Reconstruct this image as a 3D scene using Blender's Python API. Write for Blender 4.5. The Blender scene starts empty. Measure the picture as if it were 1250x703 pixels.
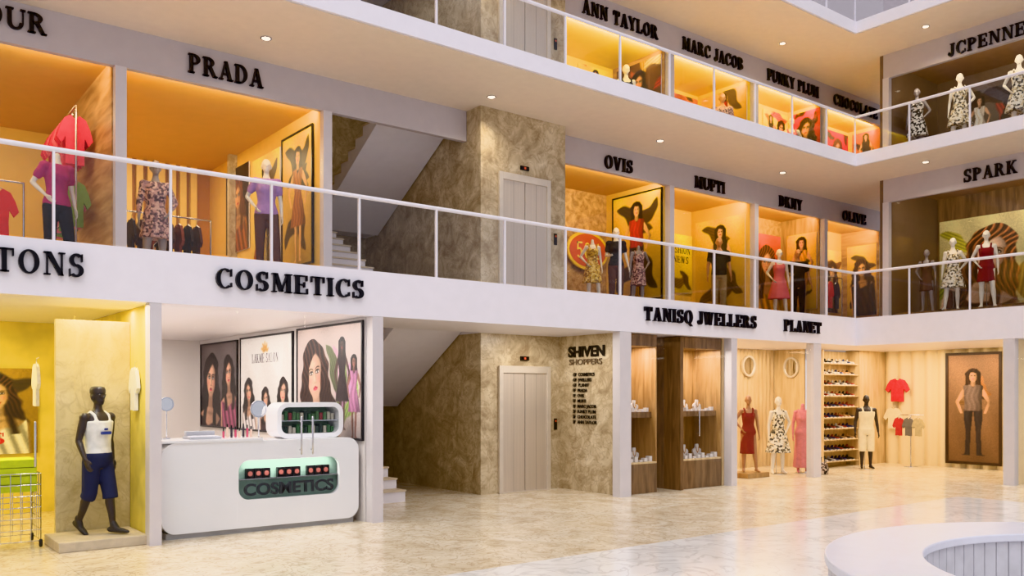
import bpy, bmesh, math, random
import numpy as np
from mathutils import Vector, Matrix
random.seed(7)
S=bpy.context.scene
COL=S.collection
sin,cos,pi=math.sin,math.cos,math.pi
# ---------------------------------------------------------------- materials
def lin(c):
    r=[]
    for v in c[:3]:
        v=v/255.0
        r.append(v/12.92 if v<=.04045 else ((v+.055)/1.055)**2.4)
    return (r[0],r[1],r[2],1)
MC={}
def newmat(name):
    m=bpy.data.materials.new(name); m.use_nodes=True
    nt=m.node_tree; b=nt.nodes['Principled BSDF']
    return m,nt,b
def mul(c,k): return (min(c[0]*k,1),min(c[1]*k,1),min(c[2]*k,1),1)
def mat(name,rgb,rough=.5,metal=0,var=.08,scale=6,emit=0,bump=0,stretch=(1,1,1),spec=.5):
    if name in MC: return MC[name]
    m,nt,b=newmat(name); c=lin(rgb)
    tc=nt.nodes.new('ShaderNodeTexCoord'); mp=nt.nodes.new('ShaderNodeMapping'); mp.inputs['Scale'].default_value=stretch
    n=nt.nodes.new('ShaderNodeTexNoise'); n.inputs['Scale'].default_value=scale; n.inputs['Detail'].default_value=4
    r=nt.nodes.new('ShaderNodeValToRGB'); r.color_ramp.elements[0].position=.3; r.color_ramp.elements[1].position=.7
    r.color_ramp.elements[0].color=mul(c,1-var); r.color_ramp.elements[1].color=mul(c,1+var)
    L=nt.links.new
    L(tc.outputs['Object'],mp.inputs[0]); L(mp.outputs[0],n.inputs[0]); L(n.outputs[0],r.inputs[0]); L(r.outputs[0],b.inputs['Base Color'])
    b.inputs['Roughness'].default_value=rough; b.inputs['Metallic'].default_value=metal
    b.inputs['Specular IOR Level'].default_value=spec
    if emit:
        b.inputs['Emission Color'].default_value=c; b.inputs['Emission Strength'].default_value=emit
    if bump:
        bp=nt.nodes.new('ShaderNodeBump'); bp.inputs['Strength'].default_value=bump; bp.inputs['Distance'].default_value=.01
        L(n.outputs[0],bp.inputs['Height']); L(bp.outputs[0],b.inputs['Normal'])
    MC[name]=m; return m
def flat(r,g,b): return mat('print_%d_%d_%d'%(r,g,b),(r,g,b),.45,var=.05,scale=9)
def marble(name,c1,c2,c3,vein,scale=1.0,rough=.25,tile=0,vs=1.0,vf=.6):
    m,nt,b=newmat(name); L=nt.links.new
    tc=nt.nodes.new('ShaderNodeTexCoord')
    n=nt.nodes.new('ShaderNodeTexNoise'); n.inputs['Scale'].default_value=1.6*scale; n.inputs['Detail'].default_value=9; n.inputs['Roughness'].default_value=.65; n.inputs['Distortion'].default_value=1.2
    r=nt.nodes.new('ShaderNodeValToRGB'); e=r.color_ramp.elements
    e[0].position=.32; e[0].color=lin(c1); e[1].position=.7; e[1].color=lin(c3); q=e.new(.5); q.color=lin(c2)
    n2=nt.nodes.new('ShaderNodeTexNoise'); n2.inputs['Scale'].default_value=2.2*scale*vs; n2.inputs['Detail'].default_value=7; n2.inputs['Distortion'].default_value=2.0
    r2=nt.nodes.new('ShaderNodeValToRGB'); e=r2.color_ramp.elements
    e[0].position=.455; e[0].color=(0,0,0,1); e[1].position=.54; e[1].color=(0,0,0,1); q=e.new(.5); q.color=(1,1,1,1)
    mx=nt.nodes.new('ShaderNodeMixRGB'); mx.inputs[2].default_value=lin(vein)
    ml=nt.nodes.new('ShaderNodeMath'); ml.operation='MULTIPLY'; ml.inputs[1].default_value=vf
    L(tc.outputs['Object'],n.inputs[0]); L(tc.outputs['Object'],n2.inputs[0])
    L(n.outputs[0],r.inputs[0]); L(n2.outputs[0],r2.inputs[0]); L(r2.outputs[0],ml.inputs[0]); L(ml.outputs[0],mx.inputs[0]); L(r.outputs[0],mx.inputs[1])
    out=mx.outputs[0]
    if tile:
        bk=nt.nodes.new('ShaderNodeTexBrick'); bk.offset=0; bk.inputs['Scale'].default_value=1
        bk.inputs['Brick Width'].default_value=tile; bk.inputs['Row Height'].default_value=tile; bk.inputs['Mortar Size'].default_value=.004
        bk.inputs['Color1'].default_value=(1,1,1,1); bk.inputs['Color2'].default_value=(.94,.94,.94,1); bk.inputs['Mortar'].default_value=(.7,.67,.62,1)
        L(tc.outputs['Object'],bk.inputs[0])
        m2=nt.nodes.new('ShaderNodeMixRGB'); m2.blend_type='MULTIPLY'; m2.inputs[0].default_value=.7
        L(out,m2.inputs[1]); L(bk.outputs[0],m2.inputs[2]); out=m2.outputs[0]
    L(out,b.inputs['Base Color']); b.inputs['Roughness'].default_value=rough
    MC[name]=m; return m
def wood(name,c1,c2,scale=3,stretch=(1,1,.12),rough=.45):
    m,nt,b=newmat(name); L=nt.links.new
    tc=nt.nodes.new('ShaderNodeTexCoord'); mp=nt.nodes.new('ShaderNodeMapping'); mp.inputs['Scale'].default_value=stretch
    n=nt.nodes.new('ShaderNodeTexNoise'); n.inputs['Scale'].default_value=scale*4; n.inputs['Detail'].default_value=8; n.inputs['Distortion'].default_value=.6
    r=nt.nodes.new('ShaderNodeValToRGB'); e=r.color_ramp.elements; e[0].position=.35; e[1].position=.68; e[0].color=lin(c1); e[1].color=lin(c2)
    L(tc.outputs['Object'],mp.inputs[0]); L(mp.outputs[0],n.inputs[0]); L(n.outputs[0],r.inputs[0]); L(r.outputs[0],b.inputs['Base Color'])
    b.inputs['Roughness'].default_value=rough
    MC[name]=m; return m
def pattern(name,cols,scale=30,rough=.8):
    if name in MC: return MC[name]
    m,nt,b=newmat(name); L=nt.links.new
    tc=nt.nodes.new('ShaderNodeTexCoord'); v=nt.nodes.new('ShaderNodeTexVoronoi'); v.inputs['Scale'].default_value=scale
    r=nt.nodes.new('ShaderNodeValToRGB'); r.color_ramp.interpolation='CONSTANT'; e=r.color_ramp.elements
    e[0].position=0; e[0].color=lin(cols[0]); e[1].position=1/len(cols); e[1].color=lin(cols[1])
    for i in range(2,len(cols)): q=e.new(i/len(cols)); q.color=lin(cols[i])
    sx=nt.nodes.new('ShaderNodeSeparateColor'); L(tc.outputs['Object'],v.inputs[0]); L(v.outputs['Color'],sx.inputs[0]); L(sx.outputs[0],r.inputs[0]); L(r.outputs[0],b.inputs['Base Color'])
    b.inputs['Roughness'].default_value=rough; MC[name]=m; return m
def glassmat(name,tint,base=.03,edge=.35):
    m=bpy.data.materials.new(name); m.use_nodes=True; nt=m.node_tree; nt.nodes.clear(); L=nt.links.new
    o=nt.nodes.new('ShaderNodeOutputMaterial'); mx=nt.nodes.new('ShaderNodeMixShader'); t=nt.nodes.new('ShaderNodeBsdfTransparent'); t.inputs[0].default_value=tint
    g=nt.nodes.new('ShaderNodeBsdfGlossy'); g.inputs['Roughness'].default_value=.02
    f=nt.nodes.new('ShaderNodeLayerWeight'); f.inputs[0].default_value=.5
    p=nt.nodes.new('ShaderNodeMath'); p.operation='POWER'; p.inputs[1].default_value=4
    k=nt.nodes.new('ShaderNodeMath'); k.operation='MULTIPLY_ADD'; k.inputs[1].default_value=edge; k.inputs[2].default_value=base
    L(f.outputs['Facing'],p.inputs[0]); L(p.outputs[0],k.inputs[0]); L(k.outputs[0],mx.inputs[0]); L(t.outputs[0],mx.inputs[1]); L(g.outputs[0],mx.inputs[2]); L(mx.outputs[0],o.inputs[0])
    MC[name]=m; return m
white=mat('white_paint',(236,232,238),.45,var=.015)
soffit=mat('soffit_paint',(232,216,196),.6,var=.02)
band=mat('header_paint',(196,188,190),.5,var=.02)
postm=mat('post_paint',(214,208,210),.4,var=.02)
black=mat('black_acrylic',(18,17,20),.3,var=.05)
letterm=mat('letter_black',(16,15,19),.35,var=.05)
chrome=mat('chrome',(205,205,210),.15,1,var=.02)
steel=mat('brushed_steel',(214,202,188),.38,.45,var=.05,scale=3,stretch=(20,20,.3))
steeld=mat('steel_frame',(224,214,200),.38,.4,var=.05)
marw=marble('wall_marble',(162,142,112),(198,180,148),(228,214,186),(140,112,80),1.5,.3,vf=.4)
marf=marble('floor_marble',(206,188,158),(228,214,190),(240,231,213),(172,142,102),1.1,.22,.9,1.6,.5)
marl=marble('floor_marble_white',(230,228,226),(242,240,238),(249,248,247),(200,196,194),.6,.15,.9)
niche=marble('niche_marble',(180,162,120),(206,190,146),(222,208,170),(160,136,96),1.3,.35,vf=.3)
trav=mat('travertine',(206,190,166),.5,var=.1,scale=10)
whw=mat('shop_white',(226,220,218),.5,var=.01)
wood1=wood('wood_oak',(158,118,74),(200,160,108))
wood2=wood('wood_walnut',(104,80,58),(148,116,84))
woodl=wood('wood_light',(204,174,130),(232,208,166))
woodh=wood('wood_plank',(160,118,70),(212,172,118),2,(1,.15,1))
ory=mat('wall_orange',(232,192,102),.6,var=.04)
orc=mat('ceiling_orange',(214,168,98),.6,var=.03)
orb=mat('wall_amber_dark',(186,126,50),.6,var=.04)
yel=mat('wall_yellow',(246,214,74),.6,var=.04)
yelp=mat('plaster_yellow',(226,208,104),.7,var=.16,scale=3,bump=.3)
cream=mat('cream_panel',(238,218,178),.5,var=.03)
slatm=mat('slat_orange',(246,210,116),.5,var=.05)
glass=glassmat('clear_glass',(.985,.99,.99,1),.015,.25)
railg=glassmat('railing_glass',(.93,.935,.945,1),.035,.3)
lampm=mat('lamp_disc',(255,240,215),.5,emit=9,var=0)
blk=mat('mannequin_black',(58,48,46),.4,var=.06)
wht=mat('mannequin_white',(236,228,214),.4,var=.03)
skn=mat('mannequin_tan',(176,128,96),.45,var=.05)
gry=mat('mannequin_grey',(150,140,140),.4,var=.04)
pm,nt_,b_=newmat('poster_print'); at=nt_.nodes.new('ShaderNodeAttribute'); at.attribute_name='Col'; nt_.links.new(at.outputs['Color'],b_.inputs['Base Color']); b_.inputs['Roughness'].default_value=.4
MC['poster_print']=pm
# ---------------------------------------------------------------- mesh builder
def FR(o,face,lean=0):
    if face=='-Y': u,v,n=(1,0,0),(0,0,1),(0,-1,0)
    elif face=='-X': u,v,n=(0,-1,0),(0,0,1),(-1,0,0)
    elif face=='UP': u,v,n=(1,0,0),(0,1,0),(0,0,1)
    return Matrix(((u[0],v[0],n[0],o[0]),(u[1],v[1],n[1],o[1]),(u[2],v[2],n[2],o[2]),(0,0,0,1)))
class MB:
    def __init__(s): s.v=[];s.f=[];s.mi=[];s.sm=[];s.mats=[];s.M=Matrix()
    def add(s,vs,fs,m,sm=False):
        if m not in s.mats: s.mats.append(m)
        k=s.mats.index(m); b=len(s.v)
        s.v+= [tuple(s.M@Vector(p)) for p in vs]
        for f in fs: s.f.append([b+i for i in f]); s.mi.append(k); s.sm.append(sm)
    def box(s,x0,x1,y0,y1,z0,z1,m):
        s.add([(x0,y0,z0),(x1,y0,z0),(x1,y1,z0),(x0,y1,z0),(x0,y0,z1),(x1,y0,z1),(x1,y1,z1),(x0,y1,z1)],
              [(3,2,1,0),(4,5,6,7),(0,1,5,4),(1,2,6,5),(2,3,7,6),(3,0,4,7)],m)
    def prism(s,p,z0,z1,m,sm=False):
        n=len(p); s.add([(a,b,z0) for a,b in p]+[(a,b,z1) for a,b in p],[list(range(n))[::-1],[n+i for i in range(n)]],m)
        s.add([(a,b,z0) for a,b in p]+[(a,b,z1) for a,b in p],[(i,(i+1)%n,n+(i+1)%n,n+i) for i in range(n)],m,sm)
    def ring(s,o,i,z0,z1,m):
        n=len(o); vs=[(a,b,z0) for a,b in o]+[(a,b,z1) for a,b in o]+[(a,b,z0) for a,b in i]+[(a,b,z1) for a,b in i]; fs=[]
        for k in range(n):
            j=(k+1)%n; fs+=[(k,j,n+j,n+k),(2*n+j,2*n+k,3*n+k,3*n+j),(n+k,n+j,3*n+j,3*n+k),(j,k,2*n+k,2*n+j)]
        s.add(vs,fs,m)
    def tube(s,pts,rads,m,n=10,flat=1,side=None,cap=True):
        P=[Vector(p) for p in pts]; R=list(rads) if hasattr(rads,'__len__') else [rads]*len(P)
        if cap:
            d0=(P[0]-P[1]).normalized(); d1=(P[-1]-P[-2]).normalized()
            P=[P[0]+d0*R[0]*.98,P[0]+d0*R[0]*.7]+P+[P[-1]+d1*R[-1]*.7,P[-1]+d1*R[-1]*.98]
            R=[R[0]*.15,R[0]*.7]+R+[R[-1]*.7,R[-1]*.15]
        vs=[];a=None
        for i,p in enumerate(P):
            t=(P[min(i+1,len(P)-1)]-P[max(i-1,0)]).normalized()
            if a is None:
                a=Vector(side) if side else (Vector((1,0,0)) if abs(t.x)<.8 else Vector((0,1,0)))
            a=(a-t*a.dot(t)).normalized(); b=t.cross(a)
            for k in range(n):
                th=2*pi*k/n; vs.append(p+a*cos(th)*R[i]+b*sin(th)*R[i]*flat)
        fs=[]
        for i in range(len(P)-1):
            for k in range(n): fs.append((i*n+k,i*n+(k+1)%n,(i+1)*n+(k+1)%n,(i+1)*n+k))
        fs.append(list(range(n))[::-1]); fs.append([(len(P)-1)*n+k for k in range(n)])
        s.add(vs,fs,m,True)
    def loft(s,rs,m,n=20,caps=True,sm=True):
        vs=[]
        for (cx,cy,z,rx,ry) in rs:
            for k in range(n): vs.append((cx+rx*cos(2*pi*k/n),cy+ry*sin(2*pi*k/n),z))
        fs=[]
        for i in range(len(rs)-1):
            for k in range(n): fs.append((i*n+k,i*n+(k+1)%n,(i+1)*n+(k+1)%n,(i+1)*n+k))
        s.add(vs,fs,m,sm)
        if caps:
            q=len(rs)-1; s.add(vs[:n]+vs[q*n:],[list(range(n))[::-1],[n+k for k in range(n)]],m)
    def ell(s,c,r,m,n=12):
        rs=[]
        for i in range(n+1):
            a=-pi/2+pi*i/n; rs.append((c[0],c[1],c[2]+r[2]*sin(a),max(r[0]*cos(a),1e-4),max(r[1]*cos(a),1e-4)))
        s.loft(rs,m,n+2)
    def cyl(s,cx,cy,r,z0,z1,m,n=24): s.loft([(cx,cy,z0,r,r),(cx,cy,z1,r,r)],m,n)
    def obj(s,name,parent=None,bevel=0):
        me=bpy.data.meshes.new(name); me.from_pydata(s.v,[],s.f)
        for m in s.mats: me.materials.append(m)
        me.polygons.foreach_set('material_index',s.mi); me.polygons.foreach_set('use_smooth',s.sm); me.update()
        o=bpy.data.objects.new(name,me); COL.objects.link(o)
        if parent: o.parent=parent
        if bevel:
            b=o.modifiers.new('bevel','BEVEL'); b.width=bevel; b.segments=2; b.limit_method='ANGLE'
        return o
def empty(name,loc=(0,0,0),rot=0,sc=1):
    e=bpy.data.objects.new(name,None); e.empty_display_size=.1; COL.objects.link(e); e.location=loc; e.rotation_euler=(0,0,math.radians(rot)); e.scale=(sc,sc,sc); return e
def B(name,*a,bevel=0):
    mb=MB(); mb.box(*a); return mb.obj(name,bevel=bevel)
def rrect(x0,x1,y0,y1,r,n=6):
    p=[]
    for cx,cy,a0 in ((x1-r,y1-r,0),(x0+r,y1-r,90),(x0+r,y0+r,180),(x1-r,y0+r,270)):
        for i in range(n+1):
            a=math.radians(a0+90*i/n); p.append((cx+r*cos(a),cy+r*sin(a)))
    return p
def ellp(cx,cy,rx,ry,n=24,a0=0,a1=360): return [(cx+rx*cos(math.radians(a0+(a1-a0)*i/n)),cy+ry*sin(math.radians(a0+(a1-a0)*i/n))) for i in range(n+(1 if a1-a0<360 else 0))]
# ---------------------------------------------------------------- serif lettering
def R_(x0,x1,y0,y1): return [[(x0,y0),(x1,y0),(x1,y1),(x0,y1)]]
def V_(x,y0=0,y1=1,s=3):
    p=R_(x-.1,x+.1,y0,y1)
    if s&1: p+=R_(x-.19,x+.19,y0,y0+.06)
    if s&2: p+=R_(x-.19,x+.19,y1-.06,y1)
    return p
def L_(x0,y0,x1,y1,w): return [[(x0-w/2,y0),(x0+w/2,y0),(x1+w/2,y1),(x1-w/2,y1)]]
def F_(x,y,h=.16): return R_(x-h,x+h,y,y+.06)
def A_(cx,cy,rx,ry,a0,a1,tx=.2,ty=.075,n=12):
    o=[];i=[]
    for k in range(n+1):
        a=math.radians(a0+(a1-a0)*k/n); o.append((cx+rx*cos(a),cy+ry*sin(a))); i.append((cx+(rx-tx)*cos(a),cy+(ry-ty)*sin(a)))
    return [[o[k],o[k+1],i[k+1],i[k]] for k in range(n)]
GL={
'A':(.92,L_(.15,0,.44,1,.08)+L_(.74,0,.45,1,.2)+R_(.24,.64,.28,.35)+F_(.15,0,.14)+F_(.74,0,.18)),
'B':(.82,V_(.2)+A_(.34,.75,.38,.25,-90,90)+A_(.34,.26,.43,.26,-90,90)+R_(.2,.35,.93,1)+R_(.2,.35,0,.07)+R_(.2,.35,.47,.54)),
'C':(.88,A_(.47,.5,.43,.52,48,312)+R_(.76,.82,.62,1)+R_(.76,.82,.08,.3)),
'D':(.9,V_(.2)+A_(.36,.5,.48,.5,-90,90)+R_(.2,.37,.93,1)+R_(.2,.37,0,.07)),
'E':(.8,V_(.2)+R_(.2,.7,.94,1)+R_(.2,.58,.47,.54)+R_(.2,.72,0,.06)+R_(.67,.73,.7,1)+R_(.7,.76,0,.3)+R_(.54,.6,.36,.65)),
'F':(.76,V_(.2)+R_(.2,.7,.94,1)+R_(.2,.58,.47,.54)+R_(.67,.73,.7,1)+R_(.54,.6,.36,.65)),
'G':(.94,A_(.47,.5,.43,.52,48,312)+R_(.76,.82,.62,1)+V_(.76,0,.42,2)),
'H':(.96,V_(.2)+V_(.76)+R_(.2,.76,.47,.54)),
'I':(.42,V_(.21)),
'J':(.56,V_(.36,.2,1,2)+A_(.22,.22,.24,.24,180,360,.17,.08)+[ellp(.1,.24,.09,.09,10)]),
'K':(.94,V_(.2)+L_(.3,.42,.68,1,.08)+L_(.78,0,.42,.6,.2)+F_(.7,.94,.14)+F_(.78,0,.16)),
'L':(.78,V_(.2)+R_(.2,.7,0,.06)+R_(.67,.73,0,.33)),
'M':(1.14,V_(.94)+L_(.16,0,.2,1,.07)+L_(.55,.05,.24,1,.2)+L_(.55,.05,.88,1,.07)+F_(.17,0,.13)+F_(.2,.94,.15)),
'N':(.96,L_(.18,0,.18,1,.07)+L_(.78,0,.24,1,.21)+L_(.8,0,.8,1,.07)+F_(.18,0,.14)+F_(.8,.94,.14)+F_(.17,.94,.14)),
'O':(.94,A_(.47,.5,.43,.52,0,360,.2,.075,24)),
'P':(.8,V_(.2)+A_(.34,.73,.4,.27,-90,90)+R_(.2,.35,.93,1)+R_(.2,.35,.46,.53)),
'Q':(.94,A_(.47,.5,.43,.52,0,360,.2,.075,24)+L_(.82,-.2,.5,.1,.16)),
'R':(.92,V_(.2)+A_(.34,.74,.38,.26,-90,90)+R_(.2,.35,.93,1)+R_(.2,.35,.48,.55)+L_(.76,0,.46,.52,.2)+F_(.8,0,.13)),
'S':(.72,A_(.37,.73,.31,.29,40,265,.19,.1)+A_(.35,.27,.33,.29,-140,85,.19,.1)+R_(.58,.64,.66,1)+R_(.05,.11,0,.34)),
'T':(.84,V_(.42,0,1,1)+R_(.06,.78,.93,1)+R_(.04,.1,.68,1)+R_(.74,.8,.68,1)),
'U':(.94,V_(.2,.3,1,2)+A_(.48,.32,.38,.34,180,360,.2,.09)+R_(.8,.86,.3,1)+F_(.82,.94,.13)),
'V':(.9,L_(.46,0,.17,1,.2)+L_(.46,0,.76,1,.08)+F_(.17,.94,.17)+F_(.76,.94,.13)),
'W':(1.2,L_(.36,0,.16,1,.18)+L_(.36,0,.6,1,.07)+L_(.8,0,.58,1,.18)+L_(.8,0,1.04,1,.07)+F_(.16,.94,.16)+F_(1.04,.94,.13)),
'Y':(.9,V_(.46,0,.5,1)+L_(.46,.42,.16,1,.2)+L_(.46,.42,.76,1,.08)+F_(.16,.94,.16)+F_(.76,.94,.13)),
'0':(.7,A_(.35,.5,.31,.5,0,360,.16,.08,20)),
'5':(.66,A_(.3,.32,.32,.32,-140,110,.17,.1)+R_(.08,.58,.9,1)+R_(.08,.18,.5,1)),
'%':(.9,A_(.2,.76,.2,.22,0,360,.1,.06,16)+A_(.7,.24,.2,.22,0,360,.1,.06,16)+L_(.2,0,.7,1,.08)),
' ':(.45,[])}
def text(mb,t,x,y,w,h,m,z0,z1,gap=.1):
    tot=sum(GL[c][0]+gap for c in t)-gap; k=w/tot; px=x
    for c in t:
        gw,ps=GL[c]
        for p in ps: mb.prism([(px+a*k,y+b*h) for a,b in p],z0,z1,m)
        px+=(gw+gap)*k
def sign(t,o,face,w,h,m=None,d=.05):
    mb=MB(); mb.M=FR(o,face); text(mb,t,0,-h/2,w,h,m or letterm,.002,d); return mb.obj('shop_sign')
# ---------------------------------------------------------------- lights
def area(name,loc,sx,sy,P,col,d=(0,0,-1)):
    l=bpy.data.lights.new(name,'AREA'); l.shape='RECTANGLE'; l.size=sx; l.size_y=sy; l.energy=P; l.color=col
    o=bpy.data.objects.new(name,l); COL.objects.link(o); o.location=loc
    o.rotation_euler=Vector(d).to_track_quat('-Z','Y').to_euler(); return o
WARM=(1,.85,.52); WARM2=(1,.87,.66); NEUT=(1,.95,.88); YW=(1,.84,.34)
# ---------------------------------------------------------------- structure
YA=10.1; XA=17.11; YB=12.2; XB=18.7
Z1b,Z1,Z2b,Z2,Z3b,Z3=2.71,3.3,6.53,6.79,9.35,9.6
mb=MB(); mb.box(-10,24,6.8,18,-.1,0,marf); mb.box(14.6,24,-8,6.8,-.1,0,marf); mb.box(-10,14.6,-8,6.8,-.1,0,marl); mb.obj('floor')
def slab(name,z0,z1,ys):
    mb=MB(); w=white
    mb.box(-5,5.7,YA,17.5,z0,z1,w); mb.box(5.7,8.5,YA,ys,z0,z1,w); mb.box(5.7,8.5,15.85,17.5,z0,z1,w)
    mb.box(8.5,23,YA,17.5,z0,z1,w); mb.box(XA,23,0,YA,z0,z1,w)
    return mb.obj(name)
slab('balcony_slab',Z1b,Z1,11.75); slab('balcony_slab',Z2b,Z2,12.3); slab('balcony_slab',Z3b,Z3,15.85)
for z in (Z2b,Z3b):
    mb=MB(); mb.box(-5,22.5,YA+.04,YB,z-.012,z-.002,soffit); mb.box(XA+.04,XB,0,YA+.04,z-.012,z-.002,soffit)
    mb.obj('ceiling')
def railing(z,zt):
    e=empty('balcony_railing',(0,0,0)); mb=MB(); y=YA+.05; x=XA+.05
    mb.tube([(-5,y,zt),(x,y,zt)],.028,white,12); mb.tube([(x,y,zt),(x,0,zt)],.028,white,12)
    k=.61-1.19*4
    while k<XA-.3:
        mb.box(k-.012,k+.012,y-.02,y+.02,z,zt,white); k+=1.19
    mb.box(x-.015,x+.015,y-.015,y+.015,z,zt,white)
    k=y-1.19
    while k>0: mb.box(x-.02,x+.02,k-.012,k+.012,z,zt,white); k-=1.19
    mb.obj('rail_frame',e)
    g=MB(); g.box(-5,x-.02,y-.004,y+.004,z+.02,zt-.03,railg); g.box(x-.004,x+.004,0,y-.02,z+.02,zt-.03,railg); g.obj('glass_panels',e)
railing(Z1,4.26); railing(Z2,7.58); railing(Z3,10.4)
mb=MB()
for z0,z1 in ((6.0,Z2b-.012),(8.8,Z3b-.012)):
    mb.box(-5,8.5,YB,YB+.1,z0,z1,band); mb.box(10.39,22.1,YB,YB+.1,z0,z1,band); mb.box(XB,XB+.1,0,10.37,z0,z1,band)
mb.obj('trim_1')
PB=[-.1,2.955,5.91,10.5,13.66,16.5,19.28,22.04]
mb=MB()
for z0,z1 in ((Z1,6.0),(Z2,8.8)):
    for p in PB: mb.box(p-.07,p+.07,YB-.03,YB+.1,z0,z1,postm)
    for p in (10.3,6.2,2.5): mb.box(XB-.03,XB+.1,p-.07,p+.07,z0,z1,postm)
mb.obj('trim_2')
g=MB()
for z0,z1 in ((Z1,6.0),(Z2,8.8)):
    for a,b in zip(PB[:-1],PB[1:]):
        if a==5.91: continue
        c=(a+b)/2; g.box(a+.08,c-.004,YB+.03,YB+.04,z0+.01,z1-.01,glass); g.box(c+.004,b-.08,YB+.03,YB+.04,z0+.01,z1-.01,glass)
    g.box(XB+.03,XB+.04,6.3,8.2,z0+.01,z1-.01,glass); g.box(XB+.03,XB+.04,8.21,10.2,z0+.01,z1-.01,glass); g.box(XB+.03,XB+.04,2.6,6.1,z0+.01,z1-.01,glass)
g.obj('window_1')
B('wall_upper',-5,22.1,YB,YB+.1,Z3,12.4,band); B('wall_upper',XB,XB+.1,0,10.37,Z3,12.4,band)
mb=MB()
for a,b in ((-1.5,-1.38),(2.75,2.88),(5.54,5.70),(10.08,10.34),(12.94,13.11),(15.56,15.82)): mb.box(a,b,YA+.002,YA+.17,0,Z1b-.002,postm)
mb.box(XA+.002,XA+.17,6.95,7.15,0,Z1b-.002,postm)
mb.obj('trim_3')
g=MB()
for a,b in ((-1.37,.5),(.51,2.0),(2.01,2.74),(2.89,3.76),(3.77,4.62),(4.63,5.53),(10.36,11.2),(12.0,12.93),(13.12,14.3),(14.31,15.55)): g.box(a,b,YA+.06,YA+.07,.01,Z1b-.01,glass)
g.box(XA+.06,XA+.07,2,6.94,.01,Z1b-.01,glass)
g.obj('window_2')
for x in (4.55,4.7,1.62,12.05):
    mb=MB(); mb.tube([(x,YA+.0,.95),(x,YA+.0,1.4)],.012,chrome,8); mb.tube([(x,YA,1.0),(x,YA+.05,1.0)],.008,chrome,6); mb.tube([(x,YA,1.35),(x,YA+.05,1.35)],.008,chrome,6)
    mb.obj('pull_handle')
mb=MB(); mb.box(8.51,10.25,11.8,15.8,0,Z1b,marw); mb.box(8.51,10.39,11.8,15.8,Z1,Z2b-.013,marw); mb.box(8.51,10.39,11.8,15.8,Z2,Z3b-.013,marw); mb.box(8.51,10.39,11.8,15.8,Z3,12.4,marw); mb.obj('wall_lift')
mb=MB(); mb.box(10.25,10.35,YA+.17,15.8,0,Z1b,marw); mb.obj('wall_lobby')
mb=MB(); mb.box(5.7,8.51,15.8,15.9,0,9.35,marw); mb.obj('wall_stair')
mb=MB(); mb.box(5.6,5.7,YA+.17,17.4,0,Z1b,marw); mb.box(5.95,6.0,YB+.1,15.8,Z1,Z2b,marw); mb.box(5.95,6.0,YB+.1,15.8,Z2,Z3b,marw); mb.obj('wall_stairside')
def lift(z):
    e=empty('elevator_door',(9.44,11.8,z)); mb=MB()
    w=.57; mb.box(-w,-w+.08,-.05,0,0,2.17,steeld); mb.box(w-.08,w,-.05,0,0,2.17,steeld); mb.box(-w+.08,w-.08,-.05,0,2.05,2.17,steeld)
    mb.box(-w+.08,-.006,-.025,0,.01,2.05,steel); mb.box(.006,w-.08,-.025,0,.01,2.05,steel); mb.box(-.006,.006,-.012,0,.01,2.05,black)
    for q in (-.25,.25): mb.box(q-.003,q+.003,-.0262,-.02,.01,2.05,mat('steel_groove',(130,120,110),.5))
    mb.box(-w,w,-.06,0,0,.012,steeld); mb.obj('door_leaves',e,bevel=.003)
    dim=mat('red_display',(200,90,60),.4,emit=.15)
    p=MB(); p.box(.68,.74,-.02,0,1.05,1.25,black); p.box(.695,.725,-.025,-.02,1.19,1.22,dim); p.obj('call_panel',e)
    q=MB(); q.box(-.09,.09,-.03,0,2.27,2.34,black); q.box(-.02,.02,-.033,-.03,2.285,2.325,dim); q.obj('floor_indicator',e)
lift(0); lift(Z1); lift(Z2)
def flight(mb,x0,x1,y0,z0,dy,dz,n):
    prof=[(y0,z0)]
    for i in range(n): prof+=[(y0+dy*i,z0+dz*(i+1)),(y0+dy*(i+1),z0+dz*(i+1))]
    s=-.2; end=(y0+dy*n,z0+dz*n+s); prof+=[end,(y0+dy*1.0,max(z0+dz+s,z0-.0))] if z0==0 else [end,(y0,z0+s)]
    k=len(prof); vs=[(x0,a,b) for a,b in prof]+[(x1,a,b) for a,b in prof]
    mb.add(vs,[list(range(k)),[k+i for i in range(k)][::-1]]+[(i,(i+1)%k,k+(i+1)%k,k+i) for i in range(k)],white)
    for i in range(n):
        a,b=sorted((y0+dy*i-(.02 if dy>0 else -.02),y0+dy*(i+1))); mb.box(x0-.01,x1+.01,a,b,z0+dz*(i+1),z0+dz*(i+1)+.025,trav)
mb=MB(); flight(mb,5.75,7.05,11.8,0,.27,.163,10); mb.box(5.72,8.5,14.5,15.78,1.45,1.65,white); flight(mb,7.15,8.49,14.5,1.65,-.27,.163,10); mb.obj('staircase')
mb=MB(); flight(mb,6.05,7.05,12.3,Z1,.27,.157,11); mb.box(6.02,8.5,15.27,15.78,4.85,5.03,white); flight(mb,7.15,8.49,15.27,5.03,-.27,.157,11); mb.obj('staircase')
def spot(x,y,z):
    e=empty('ceiling_downlight',(x,y,z-.012)); mb=MB(); mb.ring(ellp(0,0,.075,.075),ellp(0,0,.055,.055),-.012,0,chrome); mb.cyl(0,0,.055,-.006,-.001,lampm); mb.obj('lamp_body',e)
    l=bpy.data.lights.new('bulb','SPOT'); l.energy=70; l.color=WARM2; l.spot_size=2.4; l.spot_blend=.9; l.shadow_soft_size=.05
    o=bpy.data.objects.new('bulb',l); COL.objects.link(o); o.parent=e; o.location=(0,0,-.03)
for x in (.6,4.6,8.4,12.4,16.3): spot(x,11.35,Z2b); spot(x,11.35,Z3b)
for y in (9,5.5): spot(17.9,y,Z2b); spot(17.9,y,Z3b)
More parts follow.
